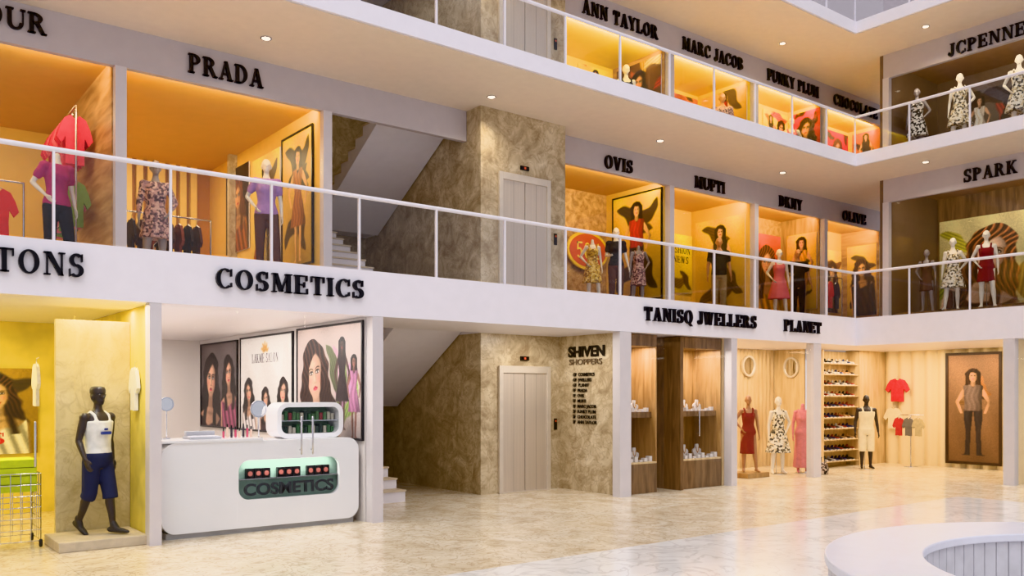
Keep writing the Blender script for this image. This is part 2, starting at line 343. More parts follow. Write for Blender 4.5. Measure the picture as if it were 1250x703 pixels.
def corr(name,o,face,w,h,pitch,dep,m,sq=False):
    mb=MB(); mb.M=FR(o,face); n=int(w/pitch)
    if sq:
        for i in range(n): mb.box(i*pitch,i*pitch+pitch*.6,0,h,0,dep,m)
    else:
        k=6; vs=[];fs=[]
        for i in range(n*k+1):
            x=w*i/(n*k); z=dep*abs(sin(pi*i/k)); vs+=[(x,0,z),(x,h,z)]
        for i in range(n*k): fs.append((2*i,2*i+2,2*i+3,2*i+1))
        mb.add(vs,fs,m,True)
    return mb.obj(name)
def room(x0,x1,y0,y1,z0,z1,wl,wb,wr,ce,t=.05):
    B('wall_left',x0,x0+t,y0,y1,z0,z1,wl); B('wall_right',x1-t,x1,y0,y1,z0,z1,wr); B('wall_back',x0,x1,y1,y1+t,z0,z1,wb); B('ceiling',x0,x1,y0,y1,z1-.0,z1+.03,ce)
# ---------------------------------------------------------------- printed posters (ink stored as mesh colours on a fine grid)
def col_of(m):
    if isinstance(m,tuple): return np.array(m,float)
    if m.name.startswith('print_'): return np.array([float(v) for v in m.name.split('_')[1:4]])
    return np.array([20.,18.,20.])
def ss(d,s): return np.clip(.5-d/s,0,1)
class Poster:
    def __init__(s,name,o,face,w,h,bg,frame=None,fw=.03,res=85):
        s.mb=MB(); s.mb.M=FR(o,face); s.w,s.h=w,h; s.name=name; s.o=o; s.face=face; s.res=res
        s.nx=max(2,int(w*res)); s.ny=max(2,int(h*res)); s.X,s.Y=np.meshgrid(np.linspace(0,w,s.nx+1),np.linspace(0,h,s.ny+1)); s.px=1.2/res
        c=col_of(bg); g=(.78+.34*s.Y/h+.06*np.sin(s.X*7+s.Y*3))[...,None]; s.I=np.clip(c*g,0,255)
        s.mb.box(0,w,0,h,0,.02,white); s.paint=w>.1
        if frame: s.mb.ring([(-fw,-fw),(w+fw,-fw),(w+fw,h+fw),(-fw,h+fw)],[(0,0),(w,0),(w,h),(0,h)],0,.035,frame)
    def b(s,m,c):
        c=np.asarray(c,float); m=m[...,None]; s.I=s.I*(1-m)+np.clip(c,0,255)*m
    def mulm(s,m,k): s.I=np.clip(s.I*(1+(k-1)*m[...,None]),0,255)
    def inside(s,pts):
        r=np.zeros(s.X.shape,bool); n=len(pts)
        for i in range(n):
            x0,y0=pts[i-1]; x1,y1=pts[i]
            if y0==y1: continue
            c=((y0>s.Y)!=(y1>s.Y))&(s.X<(x1-x0)*(s.Y-y0)/(y1-y0)+x0); r^=c
        return r.astype(float)
    def soften(s,m):
        p=np.pad(m,1,mode='edge'); return (p[:-2,1:-1]+p[2:,1:-1]+p[1:-1,:-2]+p[1:-1,2:]+2*m)/6
    def p(s,pts,c,fold=0):
        m=s.soften(s.inside(pts)); c=col_of(c)
        xs=[a for a,_ in pts]; cx=(min(xs)+max(xs))/2; hw=max((max(xs)-min(xs))/2,1e-3); u=(s.X-cx)/hw
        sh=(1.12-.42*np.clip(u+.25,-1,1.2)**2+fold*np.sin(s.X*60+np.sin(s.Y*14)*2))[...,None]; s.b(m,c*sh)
    def t(s,t,x,y,w,h,m): text(s.mb,t,x,y,w,h,m,.018,.024)
    def leaf(s,cx,cy,a,l,m):
        u=(s.X-cx)*cos(a)+(s.Y-cy)*sin(a); v=-(s.X-cx)*sin(a)+(s.Y-cy)*cos(a); t=np.clip(u/l,0,1)
        wd=.16*l*np.sin(pi*t)+.02*l*np.sin(u/l*16); mk=ss(np.abs(v-.06*l*np.sin(u/l*7))-wd,s.px*3)*(u>0)*(u<l)
        s.b(mk*.85,col_of(m)*(.8+.4*t+.18*np.sin(v*90/l))[...,None])
    def portrait(s,cx,cy,k,skin,hair,lip,cloth,seed=0,side=1,tilt=.08):
        a=tilt*side*(1 if seed%2 else -1); du=(s.X-cx)/k; dv=(s.Y-cy)/k; u=du*cos(a)+dv*sin(a); v=-du*sin(a)+dv*cos(a); e=s.px/k*1.5
        sk=np.array(skin,float); hr=np.array(hair,float); G=lambda x,y,rx,ry: np.exp(-((u-x)/rx)**2-((v-y)/ry)**2)
        strand=.5+.5*np.sin(34*(u+.22*np.sin(3.1*v+seed)+.08*np.sin(7*v))+2*np.sin(2.3*v+u*3)); st2=.5+.5*np.sin(80*(u+.2*np.sin(3*v+seed)))
        hc=hr*(.45+1.5*strand[...,None]**2*np.clip(.8+.5*v,.25,1)[...,None]+.35*st2[...,None])
        wm=np.where(v>0,.66*np.sqrt(np.clip(1-(v/.82)**2,0,1)),.66+.3*np.clip(-v,0,1)-.25*np.clip(-v-1.1,0,1))+.05*np.sin(6*v+seed+2*np.sign(u))+.03*np.sin(15*v)
        s.b(ss(np.abs(u)-wm,e*2)*(v<.82)*(v>-2.0),hc)
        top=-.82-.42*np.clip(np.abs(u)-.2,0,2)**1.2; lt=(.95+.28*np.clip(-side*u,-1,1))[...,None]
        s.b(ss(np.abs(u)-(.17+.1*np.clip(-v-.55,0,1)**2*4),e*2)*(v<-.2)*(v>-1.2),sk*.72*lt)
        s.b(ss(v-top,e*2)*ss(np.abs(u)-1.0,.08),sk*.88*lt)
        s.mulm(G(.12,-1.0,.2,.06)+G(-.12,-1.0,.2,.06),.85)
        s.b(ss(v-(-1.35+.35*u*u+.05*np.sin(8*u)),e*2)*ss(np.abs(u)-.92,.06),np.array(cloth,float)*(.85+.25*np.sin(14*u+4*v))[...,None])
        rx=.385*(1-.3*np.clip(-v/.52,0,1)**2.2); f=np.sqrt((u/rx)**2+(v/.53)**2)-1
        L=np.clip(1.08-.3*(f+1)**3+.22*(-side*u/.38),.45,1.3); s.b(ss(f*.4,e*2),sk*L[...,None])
        F=ss(f*.4,e*2)
        s.b(.28*(G(-.22,-.1,.11,.1)+G(.22,-.1,.11,.1))*F,(214,96,84))
        s.mulm((G(-.15,.09,.12,.07)+G(.15,.09,.12,.07))*F,.62); s.mulm(G(.065*side,-.02,.035,.12)*F,.74); s.mulm(G(-.01*side,-.04,.022,.13)*F,1.18); s.mulm(G(0,-.165,.07,.022)*F,.66); s.mulm(G(0,-.38,.1,.03)*F,.82); s.mulm(G(0,.28,.2,.12)*F,1.1)
        for q in (-1,1):
            x=u-q*.152; y=v-.065
            s.b(ss(np.sqrt((x/.098)**2+((y-.004)/.05)**2)-1,.35),(28,18,18)); s.b(ss(np.sqrt((x/.075)**2+((y+.006)/.027)**2)-1,.4),(226,218,212)); s.b(ss(np.sqrt((x/.03)**2+((y+.002)/.031)**2)-1,.3),(52,38,28))
            s.b(.85*ss(np.abs(y-.105+.9*(x*q-.02)**2*3)-.016,.02)*ss(np.abs(x)-.11,.03),hr*.8)
        lw=.125; up=ss(np.abs(v+.262-.012*np.cos(u*38))-.024*np.clip(1-(u/lw)**2,0,1),.012)*(np.abs(u)<lw); lo=ss(np.abs(v+.305)-.032*np.clip(1-(u/lw)**2,0,1),.012)*(np.abs(u)<lw)
        s.b(up,np.array(lip,float)*.75); s.b(lo,np.array(lip,float)*1.1); s.mulm(G(0,-.3,.04,.012),1.3); s.b(.8*ss(np.abs(v+.284)-.006,.01)*(np.abs(u)<lw*.95),(70,20,24))
        pt=.1*side; fr=(v-(.47-1.15*np.abs(u-pt)**1.35)); hd=np.sqrt((u/.56)**2+(v/.74)**2)-1
        s.b(ss(-fr,e*3)*ss(hd,.05)*(v>-.35),hc)
        for q in (-1,1):
            s.b(ss(np.abs(u-q*(.44+.07*np.sin(4.2*v+seed+q)))-(.11-.02*v),e*3)*(v<.2)*(v>-1.55),hc)
    def figure(s,cx,y,h,skin,cloth,legs,hair,dress=False,arm=.0):
        k=h/1.75; P=lambda l:[(cx+a*k,y+b*k) for a,b in l]
        s.p(P([(-.16,1.7),(-.15,1.5),(-.2,1.3),(-.1,1.25),(.12,1.28),(.2,1.28),(.15,1.5),(.15,1.7),(.08,1.78),(0,1.8),(-.08,1.78)]),hair,.2)
        if dress:
            for e in (-1,1): s.p(P([(e*.04,.95),(e*.16,.9),(e*.12,.48),(e*.12,.35),(e*.09,.05),(e*.15,0),(e*.03,0),(e*.03,.35),(e*.04,.48)]),skin)
        else:
            for e in (-1,1): s.p(P([(0,.95),(e*.19,.95),(e*.18,.7),(e*.15,.5),(e*.17,.02),(e*.24,0),(e*.07,0),(e*.05,.5)]),legs,.06)
        for e in (-1,1): s.p(P([(e*.15,1.42),(e*.22,1.36),(e*(.3+arm),1.1),(e*(.24+arm*.3),.86),(e*(.19+arm*.3),.86),(e*(.23+arm),1.1),(e*.13,1.3)]),skin)
        s.p(P([(-.045,1.55),(.045,1.55),(.06,1.42),(-.06,1.42)]),tuple(c*.8 for c in skin)); s.p(P([(.1*cos(i*pi/8)*.82,1.63+.12*sin(i*pi/8)) for i in range(16)]),skin)
        for q in (-1,1): s.p(P([(q*.03+.018*cos(i*pi/4),1.645+.01*sin(i*pi/4)) for i in range(8)]),(40,26,24))
        s.p(P([(.026*cos(i*pi/4),1.575+.01*sin(i*pi/4)) for i in range(8)]),(170,60,60))
        s.p(P([(-.1,1.6),(-.1,1.72),(0,1.78),(.1,1.72),(.1,1.6),(.06,1.7),(-.05,1.71)]),hair,.2)
        if dress: s.p(P([(-.18,1.44),(-.06,1.45),(0,1.36),(.06,1.45),(.18,1.44),(.14,1.2),(.12,1.08),(.2,.85),(.28,.55),(-.28,.55),(-.2,.85),(-.12,1.08),(-.14,1.2)]),cloth,.12)
        else: s.p(P([(-.2,1.44),(-.06,1.46),(0,1.4),(.06,1.46),(.2,1.44),(.17,1.15),(.18,.92),(-.18,.92),(-.17,1.15)]),cloth,.08)
    def done(s):
        if not s.paint: return s.mb.obj(s.name)
        rs=np.random.RandomState(5); s.I=np.clip(s.I*(1+.05*rs.randn(*s.X.shape)[...,None]),0,255)
        M=s.mb.M; co=np.stack([s.X.ravel(),s.Y.ravel(),np.full(s.X.size,.0205),np.ones(s.X.size)],1)@np.array(M).T
        n=(s.nx+1)*(s.ny+1); idx=np.arange(n).reshape(s.ny+1,s.nx+1); q=np.stack([idx[:-1,:-1],idx[:-1,1:],idx[1:,1:],idx[1:,:-1]],-1).reshape(-1,4)
        base=s.mb; me=bpy.data.meshes.new('print_sheet'); me.vertices.add(n); me.vertices.foreach_set('co',co[:,:3].astype(np.float32).ravel())
        me.loops.add(q.size); me.loops.foreach_set('vertex_index',q.astype(np.int32).ravel()); me.polygons.add(len(q)); me.polygons.foreach_set('loop_start',(np.arange(len(q))*4).astype(np.int32)); me.update(calc_edges=True)
        c=s.I/255.; c=np.where(c<=.04045,c/12.92,((c+.055)/1.055)**2.4); a=me.color_attributes.new('Col','FLOAT_COLOR','POINT'); a.data.foreach_set('color',np.concatenate([c.reshape(-1,3),np.ones((n,1))],1).astype(np.float32).ravel())
        me.materials.append(pm); o=base.obj(s.name); ch=bpy.data.objects.new('print_sheet',me); COL.objects.link(ch); ch.parent=o; return o
def generic(o,face,w,h,seed,bg,kind=0,frame=None):
    r=random.Random(seed); P=Poster('wall_poster',o,face,w,h,flat(*bg),frame)
    for i in range(6):
        x=r.uniform(0,w); c=r.choice([(196,60,40),(230,180,60),(60,40,30),(240,220,180),(150,70,40),(40,28,24)])
        P.leaf(x,r.uniform(0,h),r.uniform(0,6),w*r.uniform(.3,.8),flat(*c))
    hr=r.choice([(40,24,18),(70,38,20),(24,18,20)]); sk=r.choice([(226,176,140),(214,156,118)]); cl=r.choice([(190,40,40),(40,34,40),(236,226,210),(220,150,50)])
    if kind==0: P.portrait(w*.5,h*.62,h*.3,sk,hr,(190,50,60),cl,seed)
    elif kind==1: P.figure(w*.5,h*.04,h*.9,sk,cl,(40,36,50),hr,seed%2==0,.05)
    elif kind==2: P.figure(w*.3,h*.04,h*.85,sk,cl,(40,36,50),hr,True,.06); P.portrait(w*.72,h*.68,h*.22,sk,hr,(190,50,60),cl,seed)
    return P.done()
# ---------------------------------------------------------------- mannequins
TM=[(.78,.09,.08),(.84,.155,.11),(.93,.165,.118),(1.03,.148,.105),(1.13,.15,.105),(1.26,.172,.12),(1.36,.185,.115),(1.42,.165,.09),(1.46,.09,.065),(1.5,.055,.055)]
TF=[(.8,.09,.08),(.86,.16,.115),(.93,.168,.122),(1.02,.135,.1),(1.09,.115,.088),(1.18,.128,.1),(1.27,.14,.125),(1.35,.148,.1),(1.41,.13,.08),(1.45,.065,.055),(1.5,.048,.05)]
def interp(T,z):
    if z<=T[0][0]: return T[0][1:]
    for a,b in zip(T[:-1],T[1:]):
        if z<=b[0]:
            t=(z-a[0])/(b[0]-a[0]); return (a[1]+(b[1]-a[1])*t,a[2]+(b[2]-a[2])*t)
    return T[-1][1:]
J0={'ha':(-.088,0,.88),'hb':(.088,0,.88),'ka':(-.095,-.01,.49),'kb':(.095,-.01,.49),'aa':(-.1,.02,.08),'ab':(.1,.02,.08),
'sa':(-.185,0,1.4),'sb':(.185,0,1.4),'ea':(-.245,.03,1.12),'eb':(.245,.03,1.12),'wa':(-.265,-.03,.88),'wb':(.265,-.03,.88),'fa':(-.2,-1,0),'fb':(.2,-1,0)}
POSE={'stand':{},
'walk':{'ka':(-.09,.03,.5),'aa':(-.09,.22,.14),'fa':(-.05,-.8,-.42),'kb':(.09,-.1,.5),'ab':(.09,-.15,.085),'ea':(-.25,.02,1.13),'wa':(-.27,-.12,.91),'eb':(.25,.08,1.13),'wb':(.27,.06,.89)},
'hip':{'ea':(-.33,.07,1.17),'wa':(-.2,-.06,1.0),'ab':(.17,-.06,.08),'kb':(.13,-.06,.49)},
'hip2':{'eb':(.33,.07,1.17),'wb':(.2,-.06,1.0),'aa':(-.17,-.06,.08),'ka':(-.13,-.06,.49)},
'elbow':{'ea':(-.25,.05,1.13),'wa':(-.2,-.2,1.1),'wb':(.31,-.06,.88),'eb':(.26,.03,1.12)}}
BC={}
def bake(mb,name,vox,m,it=3):
    o=mb.obj(name); bm=bmesh.new(); bm.from_mesh(o.data); bmesh.ops.remove_doubles(bm,verts=bm.verts,dist=1e-5); bmesh.ops.recalc_face_normals(bm,faces=bm.faces); bm.to_mesh(o.data); bm.free()
    r=o.modifiers.new('r','REMESH'); r.mode='VOXEL'; r.voxel_size=vox; r.use_smooth_shade=True
    s=o.modifiers.new('s','SMOOTH'); s.factor=.5; s.iterations=it
    dg=bpy.context.evaluated_depsgraph_get(); me=bpy.data.meshes.new_from_object(o.evaluated_get(dg)); bpy.data.objects.remove(o)
    me.materials.clear(); me.materials.append(m); me.polygons.foreach_set('use_smooth',[True]*len(me.polygons)); return me
def bodymesh(fem,pose,head,m,vox):
    key=('b',fem,pose,head,m.name,vox)
    if key in BC: return BC[key]
    J=dict(J0); J.update(POSE[pose]); T=TF if fem else TM; q=.86 if fem else 1; mb=MB(); tw={k:Vector(v) for k,v in J.items()}
    if fem:
        for k in ('sa','sb','ea','eb','wa','wb'): tw[k].x*=.88
    mb.loft([(0,0,z,a,b) for z,a,b in T],m,24)
    if fem:
        for e in (-1,1): mb.ell((e*.065,-.085,1.27),(.055,.05,.055),m)
    mb.tube([(0,.0,1.42),(0,-.005,1.57)],[.056*q,.047*q],m,14)
    if head:
        mb.ell((0,.0,1.665),(.074,.095,.1),m,16); mb.ell((0,-.03,1.61),(.055,.062,.068),m,14); mb.ell((0,-.055,1.57),(.03,.035,.025),m)
        mb.tube([(0,-.09,1.665),(0,-.112,1.632)],[.007,.012],m,8); mb.ell((0,-.092,1.597),(.024,.012,.009),m,8)
        for e in (-1,1):
            mb.ell((e*.076,.005,1.64),(.01,.02,.032),m,8); mb.ell((e*.03,-.088,1.652),(.017,.01,.008),m,8); mb.tube([(e*.012,-.094,1.67),(e*.05,-.082,1.674)],.007,m,6)
    for s in 'ab':
        e=-1 if s=='a' else 1
        S_,E,W=tw['s'+s],tw['e'+s],tw['w'+s]
        mb.ell(S_,(.058*q,.058*q,.06*q),m); mb.tube([(S_.x*.6,0,1.41),S_],[.05*q,.05*q],m)
        mb.tube([S_,S_.lerp(E,.4),E],[.052*q,.05*q,.038*q],m); mb.tube([E,E.lerp(W,.3),W],[.038*q,.039*q,.025*q],m)
        d=(W-E).normalized(); sd=Vector((0,1,0)); sd=(sd-d*sd.dot(d)).normalized(); nn=d.cross(sd)*(-e)
        if nn.x*e>0: nn=-nn
        mb.tube([W,W+d*.04,W+d*.09],[.026,.04,.036],m,10,flat=.45,side=sd)
        for i,(o_,l) in enumerate(((-.029,.072),(-.01,.082),(.01,.076),(.028,.06))):
            b=W+d*.088+sd*o_; b2=b+d*l*.5+nn*.006; mb.tube([b-d*.02,b,b2,b2+d*l*.38+nn*.022],[.009,.009,.0085,.007],m,8)
        t=W+d*.025-sd*.028; mb.tube([t,t+d*.03-sd*.022+nn*.006,t+d*.062-sd*.028+nn*.014],[.012,.0105,.008],m,8)
        H,K,A=tw['h'+s],tw['k'+s],tw['a'+s]
        mb.tube([H,H.lerp(K,.3),K],[.092,.083*(.97 if fem else 1),.054],m,14); c=K.lerp(A,.3)+Vector((0,.015,0)); mb.tube([K,c,K.lerp(A,.6),A],[.053,.056,.044,.033],m,12)
        f=Vector(tw['f'+s]).normalized(); dn=Vector((0,0,-1)); dn=(dn-f*dn.dot(f)).normalized()
        mb.tube([A-f*.03+dn*.035,A+f*.06+dn*.038,A+f*.14+dn*.05,A+f*.19+dn*.056],[.034,.036,.03,.02],m,12,flat=.8)
        mb.tube([A,A+f*.07+dn*.035],[.034,.032],m,10)
    me=bake(mb,'body',vox,m); BC[key]=me; return me
def garment(fem,pose,parts,m,vox,name):
    J=dict(J0); J.update(POSE[pose]); T=TF if fem else TM; q=.86 if fem else 1; mb=MB(); tw={k:Vector(v) for k,v in J.items()}
    if fem:
        for k in ('sa','sb','ea','eb','wa','wb'): tw[k].x*=.88
    for p in parts:
        k=p[0]
        if k=='torso':
            z0,z1,inf=p[1:4]; n=14; mb.loft([(0,0,z0+(z1-z0)*i/n)+tuple(v+inf for v in interp(T,z0+(z1-z0)*i/n)) for i in range(n+1)],m,24)
            if fem and z1>1.25:
                for e in (-1,1): mb.ell((e*.065,-.085,1.27),(.058+inf*.6,.052+inf*.6,.058+inf*.6),m)
        elif k=='straps':
            for e in (-1,1): mb.tube([(e*.085,-.1,1.33),(e*.1,-.062,1.43),(e*.1,0,1.465),(e*.1,.06,1.43),(e*.085,.09,1.33)],.022,m,8)
        elif k=='sleeves':
            fr,r=p[1:3]
            for s in 'ab':
                S_,E,W=tw['s'+s],tw['e'+s],tw['w'+s]; mb.ell(S_,(r*1.12,r*1.12,r*1.12),m)
                mb.tube([(S_.x*.5,0,1.4),S_],[r,r],m)
                if fr<=1: mb.tube([S_,S_.lerp(E,fr)],[r,r*.95],m,12)
                else: mb.tube([S_,E,E.lerp(W,fr-1)],[r,r*.85,r*.7],m,12)
        elif k=='legs':
            fr,r0,r1=p[1:4]
            for s in 'ab':
                H,K,A=tw['h'+s],tw['k'+s],tw['a'+s]
                if fr<=1: mb.tube([H,H.lerp(K,.5),H.lerp(K,fr)],[r0,(r0+r1)/2,r1],m,14)
                else: mb.tube([H,K,K.lerp(A,fr-1)],[r0,(r0+r1)/2,r1],m,14)
        elif k=='hemlegs':
            fr,r0,r1=p[1:4]
            for s in 'ab':
                H,K,A=tw['h'+s],tw['k'+s],tw['a'+s]; E_=K.lerp(A,fr)
                mb.ell(H,(r0,r0,r0),m); mb.tube([H,H.lerp(K,.5),K,E_],[r0,(r0+r1)/2,r1,r1],m,16,cap=False)
        elif k=='skirt':
            zt,zb,rx,ry=p[1:5]; a=interp(T,zt); n=10
            rs=[]
            for i in range(n+1):
                t=i/n; rs.append((0,0,zt+(zb-zt)*t,a[0]+.012+(rx-a[0])*t**.8,a[1]+.012+(ry-a[1])*t**.8))
            N=36; V=[];Fc=[]
            for i,(x,y,z,u,w) in enumerate(rs):
                for j in range(N):
                    th=2*pi*j/N; g=1+.07*(i/n)*sin(9*th); V.append((u*g*cos(th),w*g*sin(th),z))
            for i in range(n):
                for j in range(N): Fc.append((i*N+j,i*N+(j+1)%N,(i+1)*N+(j+1)%N,(i+1)*N+j))
            Fc.append(list(range(N))); Fc.append([n*N+j for j in range(N)][::-1]); mb.add(V,Fc,m,True)
        elif k=='shoes':
            for s in 'ab':
                A=tw['a'+s]; f=Vector(tw['f'+s]).normalized(); dn=Vector((0,0,-1)); dn=(dn-f*dn.dot(f)).normalized()
                mb.tube([A-f*.035+dn*.03,A+f*.06+dn*.034,A+f*.14+dn*.044,A+f*.2+dn*.05],[.042,.043,.038,.027],m,12,flat=.85); mb.tube([A+Vector((0,0,.05)),A+f*.05+dn*.02],[.042,.04],m,10)
    return bake(mb,name,vox,m,4)
def link(me,name,parent):
    o=bpy.data.objects.new(name,me); COL.objects.link(o); o.parent=parent; return o
def mannequin(loc,rot,H,skin,fem,pose,clothes,vox=.012,head=True,base=True,name='mannequin'):
    k=H/1.765; e=empty(name,loc,rot,k)
    link(bodymesh(fem,pose,head,skin,vox),'body',e)
    for nm,m,parts in clothes:
        key=('g',fem,pose,nm,m.name,str(parts),vox)
        if key not in BC: BC[key]=garment(fem,pose,parts,m,max(vox,.011),nm)
        link(BC[key],nm,e)
    if base:
        mb=MB(); mb.cyl(0,0,.17,-.006,.008,chrome,28)
        mb.tube([(0.0,.13,.0),(0,.13,.55),(0.06,.06,.62)],.008,chrome,8); mb.obj('base_plate',e)
    return e
def cl(name,rgb): return mat('cloth_'+name,rgb,.85,var=.1,scale=14,bump=.2)
dress=lambda m,zb=.5,rx=.24: ('dress',m,[('torso',.86,1.36,.012),('straps',),('skirt',1.02,zb,rx,rx*.8)])
tee=lambda m:('tee',m,[('torso',.88,1.45,.018),('sleeves',.55,.066)])
tank=lambda m:('tank_top',m,[('torso',.9,1.36,.016),('straps',)])
shorts=lambda m:('shorts',m,[('torso',.8,.98,.022),('hemlegs',.18,.105,.088)])
pants=lambda m:('trousers',m,[('torso',.8,.98,.014),('legs',1.92,.102,.055)])
# ================================================================ GROUND FLOOR
B('wall_back',-1.5,2.79,14,14.05,0,Z1b,yelp); B('wall_left',-1.5,-1.45,YA+.2,14,0,Z1b,yelp); B('wall_right',2.79,2.85,YA+.18,14,0,Z1b-.002,yelp)
B('display_backdrop',1.98,2.785,11.05,11.13,0,2.55,niche,bevel=.004)
B('display_plinth',1.86,2.77,10.22,11.03,0,.11,trav,bevel=.01)
area('ceiling_light',(.8,12.2,2.69),1.6,1.6,95,YW); area('cove_light',(2.4,10.95,2.68),.7,.08,14,YW); area('cove_light',(2.4,10.3,2.68),.6,.1,13,NEUT)
w=cl('white',(236,234,232)); navy=cl('navy',(36,42,78))
mn=mannequin((2.33,10.62,.11),28,1.66,blk,False,'walk',[tank(w),shorts(navy),('boots',mat('shoe_dark',(50,46,48),.5),[('shoes',)])],.009,base=False)
lb=MB(); lb.M=FR((-.075,-.14,1.2),'-Y'); lb.prism(rrect(0,.15,0,.035,.012),0,.006,mat('blue_print',(50,70,160),.5)); lb.prism(rrect(.05,.1,.05,.075,.01),0,.006,mat('blue_print',(50,70,160),.5)); lb.obj('chest_print',mn)
hm=MB(); hm.loft([(0,0,1.69,.081,.1),(0,0,1.74,.08,.098),(0,0,1.765,.066,.085),(0,0,1.775,.03,.04)],blk,20); hm.obj('cap',mn)
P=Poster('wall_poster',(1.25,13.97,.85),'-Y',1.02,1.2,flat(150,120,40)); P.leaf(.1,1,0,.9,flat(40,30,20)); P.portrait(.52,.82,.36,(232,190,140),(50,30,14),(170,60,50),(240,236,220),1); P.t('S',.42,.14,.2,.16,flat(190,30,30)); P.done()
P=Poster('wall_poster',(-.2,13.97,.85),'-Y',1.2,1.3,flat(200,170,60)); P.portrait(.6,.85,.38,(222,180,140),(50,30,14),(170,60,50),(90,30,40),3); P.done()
def basket(x0,x1,y0,y1,z0,z1):
    e=empty('wire_basket',(0,0,0)); mb=MB(); ir=chrome
    for z in [z0+.08+(z1-z0-.08)*i/6 for i in range(7)]:
        for a,b in (((x0,y0),(x1,y0)),((x1,y0),(x1,y1)),((x1,y1),(x0,y1)),((x0,y1),(x0,y0))): mb.tube([(a[0],a[1],z),(b[0],b[1],z)],.006,ir,6)
    n=8
    for i in range(n+1):
        x=x0+(x1-x0)*i/n
        for y in (y0,y1): mb.tube([(x,y,z0+.08),(x,y,z1)],.005,ir,6)
    for i in range(5):
        y=y0+(y1-y0)*i/4
        for x in (x0,x1): mb.tube([(x,y,z0+.08),(x,y,z1)],.005,ir,6)
    for x in (x0,x1):
        for y in (y0,y1): mb.tube([(x,y,z0+.025),(x,y,z0+.08)],.02,black,8)
    mb.obj('wire_frame',e)
    f=MB(); c=cl('lime',(186,200,30))
    for i in range(4): f.prism([(x0+.03,y0+.03),(x1-.03,y0+.03),(x1-.03,y1-.03),(x0+.03,y1-.03)],z1-.2+i*.09,z1-.2+i*.09+.082,c)
    f.obj('folded_cloth',e,bevel=.02)
basket(1.0,1.78,10.75,11.3,0,.82)
def hshirt(name,o,face,wd,h,m,th=.05):
    mb=MB(); mb.M=FR(o,face); p=[(-.28,0),(-.1,.015),(.1,-.01),(.28,0),(.27,.3),(.29,.55),(.41,.4),(.54,.52),(.45,.74),(.32,.93),(.12,1),(.06,.95),(0,.92),(-.06,.95),(-.12,1),(-.32,.93),(-.45,.74),(-.54,.52),(-.41,.4),(-.29,.55),(-.27,.3)]
    mb.prism([(a*wd,b*h) for a,b in p],.01,th,m); mb.tube([(-.3*wd,.93*h,th*.5),(0,1.04*h,th*.5),(.3*wd,.93*h,th*.5)],.006,chrome,6); mb.tube([(0,1.04*h,th*.5),(0,1.12*h,th*.5),(.02,1.15*h,.0)],.004,chrome,6)
    return mb.obj(name,bevel=.012)
hshirt('hanging_shirt',(2.785,10.75,1.5),'-X',.34,.5,w); hshirt('hanging_shirt',(1.9,11.6,1.55),'-X',.34,.5,w)
# ---- cosmetics shop
B('wall_back',2.88,5.6,16.9,16.95,0,Z1b,whw); B('wall_left',2.86,2.9,YA+.18,16.9,0,Z1b-.002,whw); B('wall_right',5.52,5.6,YA+.18,16.9,0,Z1b-.002,whw)
area('ceiling_light',(4.2,12.3,2.69),1.2,2.4,84,(1,.94,.88)); area('ceiling_light',(4.2,15.4,2.69),1.2,1.2,26,(1,.93,.88)); area('ceiling_light',(4.2,10.5,2.69),1.8,.25,27,NEUT)
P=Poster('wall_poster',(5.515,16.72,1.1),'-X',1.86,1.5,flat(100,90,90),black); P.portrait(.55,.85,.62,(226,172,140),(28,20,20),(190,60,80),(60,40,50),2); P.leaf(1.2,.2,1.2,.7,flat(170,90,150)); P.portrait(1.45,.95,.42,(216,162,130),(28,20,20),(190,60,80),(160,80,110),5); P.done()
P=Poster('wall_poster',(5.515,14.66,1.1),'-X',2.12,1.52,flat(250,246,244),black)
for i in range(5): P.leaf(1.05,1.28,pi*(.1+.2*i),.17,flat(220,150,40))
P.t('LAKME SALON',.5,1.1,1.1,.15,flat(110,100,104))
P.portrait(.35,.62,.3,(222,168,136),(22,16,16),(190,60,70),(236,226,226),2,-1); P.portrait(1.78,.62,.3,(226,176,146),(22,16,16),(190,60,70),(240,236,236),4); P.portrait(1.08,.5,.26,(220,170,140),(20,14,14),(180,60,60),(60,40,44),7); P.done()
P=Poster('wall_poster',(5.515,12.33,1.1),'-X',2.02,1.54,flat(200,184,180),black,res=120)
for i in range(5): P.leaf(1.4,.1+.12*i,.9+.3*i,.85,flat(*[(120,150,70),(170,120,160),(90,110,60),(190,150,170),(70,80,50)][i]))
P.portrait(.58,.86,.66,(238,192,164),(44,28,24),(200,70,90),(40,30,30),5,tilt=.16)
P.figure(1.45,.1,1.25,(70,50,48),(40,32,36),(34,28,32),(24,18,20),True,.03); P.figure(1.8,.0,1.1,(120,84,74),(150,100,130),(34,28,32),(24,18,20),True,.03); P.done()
e=empty('cosmetics_counter',(0,0,0)); cw=mat('counter_gloss',(241,239,241),.15,var=.01)
mb=MB(); mb.M=FR((2.95,10.35,0),'-Y')
out=rrect(0,2.52,.06,1.12,.16,6); inn=rrect(.9,2.24,.4,.88,.13,6); mb.ring(out,inn,-.06,.0,cw); mb.prism(rrect(0,2.52,.06,1.12,.16),-.6,-.3,cw)
mb.ring(out,rrect(.03,2.49,.09,1.09,.14,6),-.3,-.06,cw); mb.box(.06,2.46,0,.07,-.58,-.04,mat('kick_grey',(170,168,170),.4)); mb.box(.0,1.2,1.12,1.15,-.6,.02,cw); mb.obj('counter_body',e)
mb=MB(); mb.M=FR((2.95,10.35,0),'-Y'); teal=mat('teal_panel',(150,180,166),.3,var=.08); mb.box(.88,2.26,.38,.9,-.14,-.12,teal); mb.box(.9,2.24,.64,.652,-.12,-.03,chrome)
for i in range(3):
    for j in range(3):
        x=1.02+i*.4+j*.105; mb.box(x,x+.095,.653,.653+.12,-.11,-.06,black); mb.prism(ellp(x+.047,.71,.03,.03,10),-.06,-.056,flat(190,110,100))
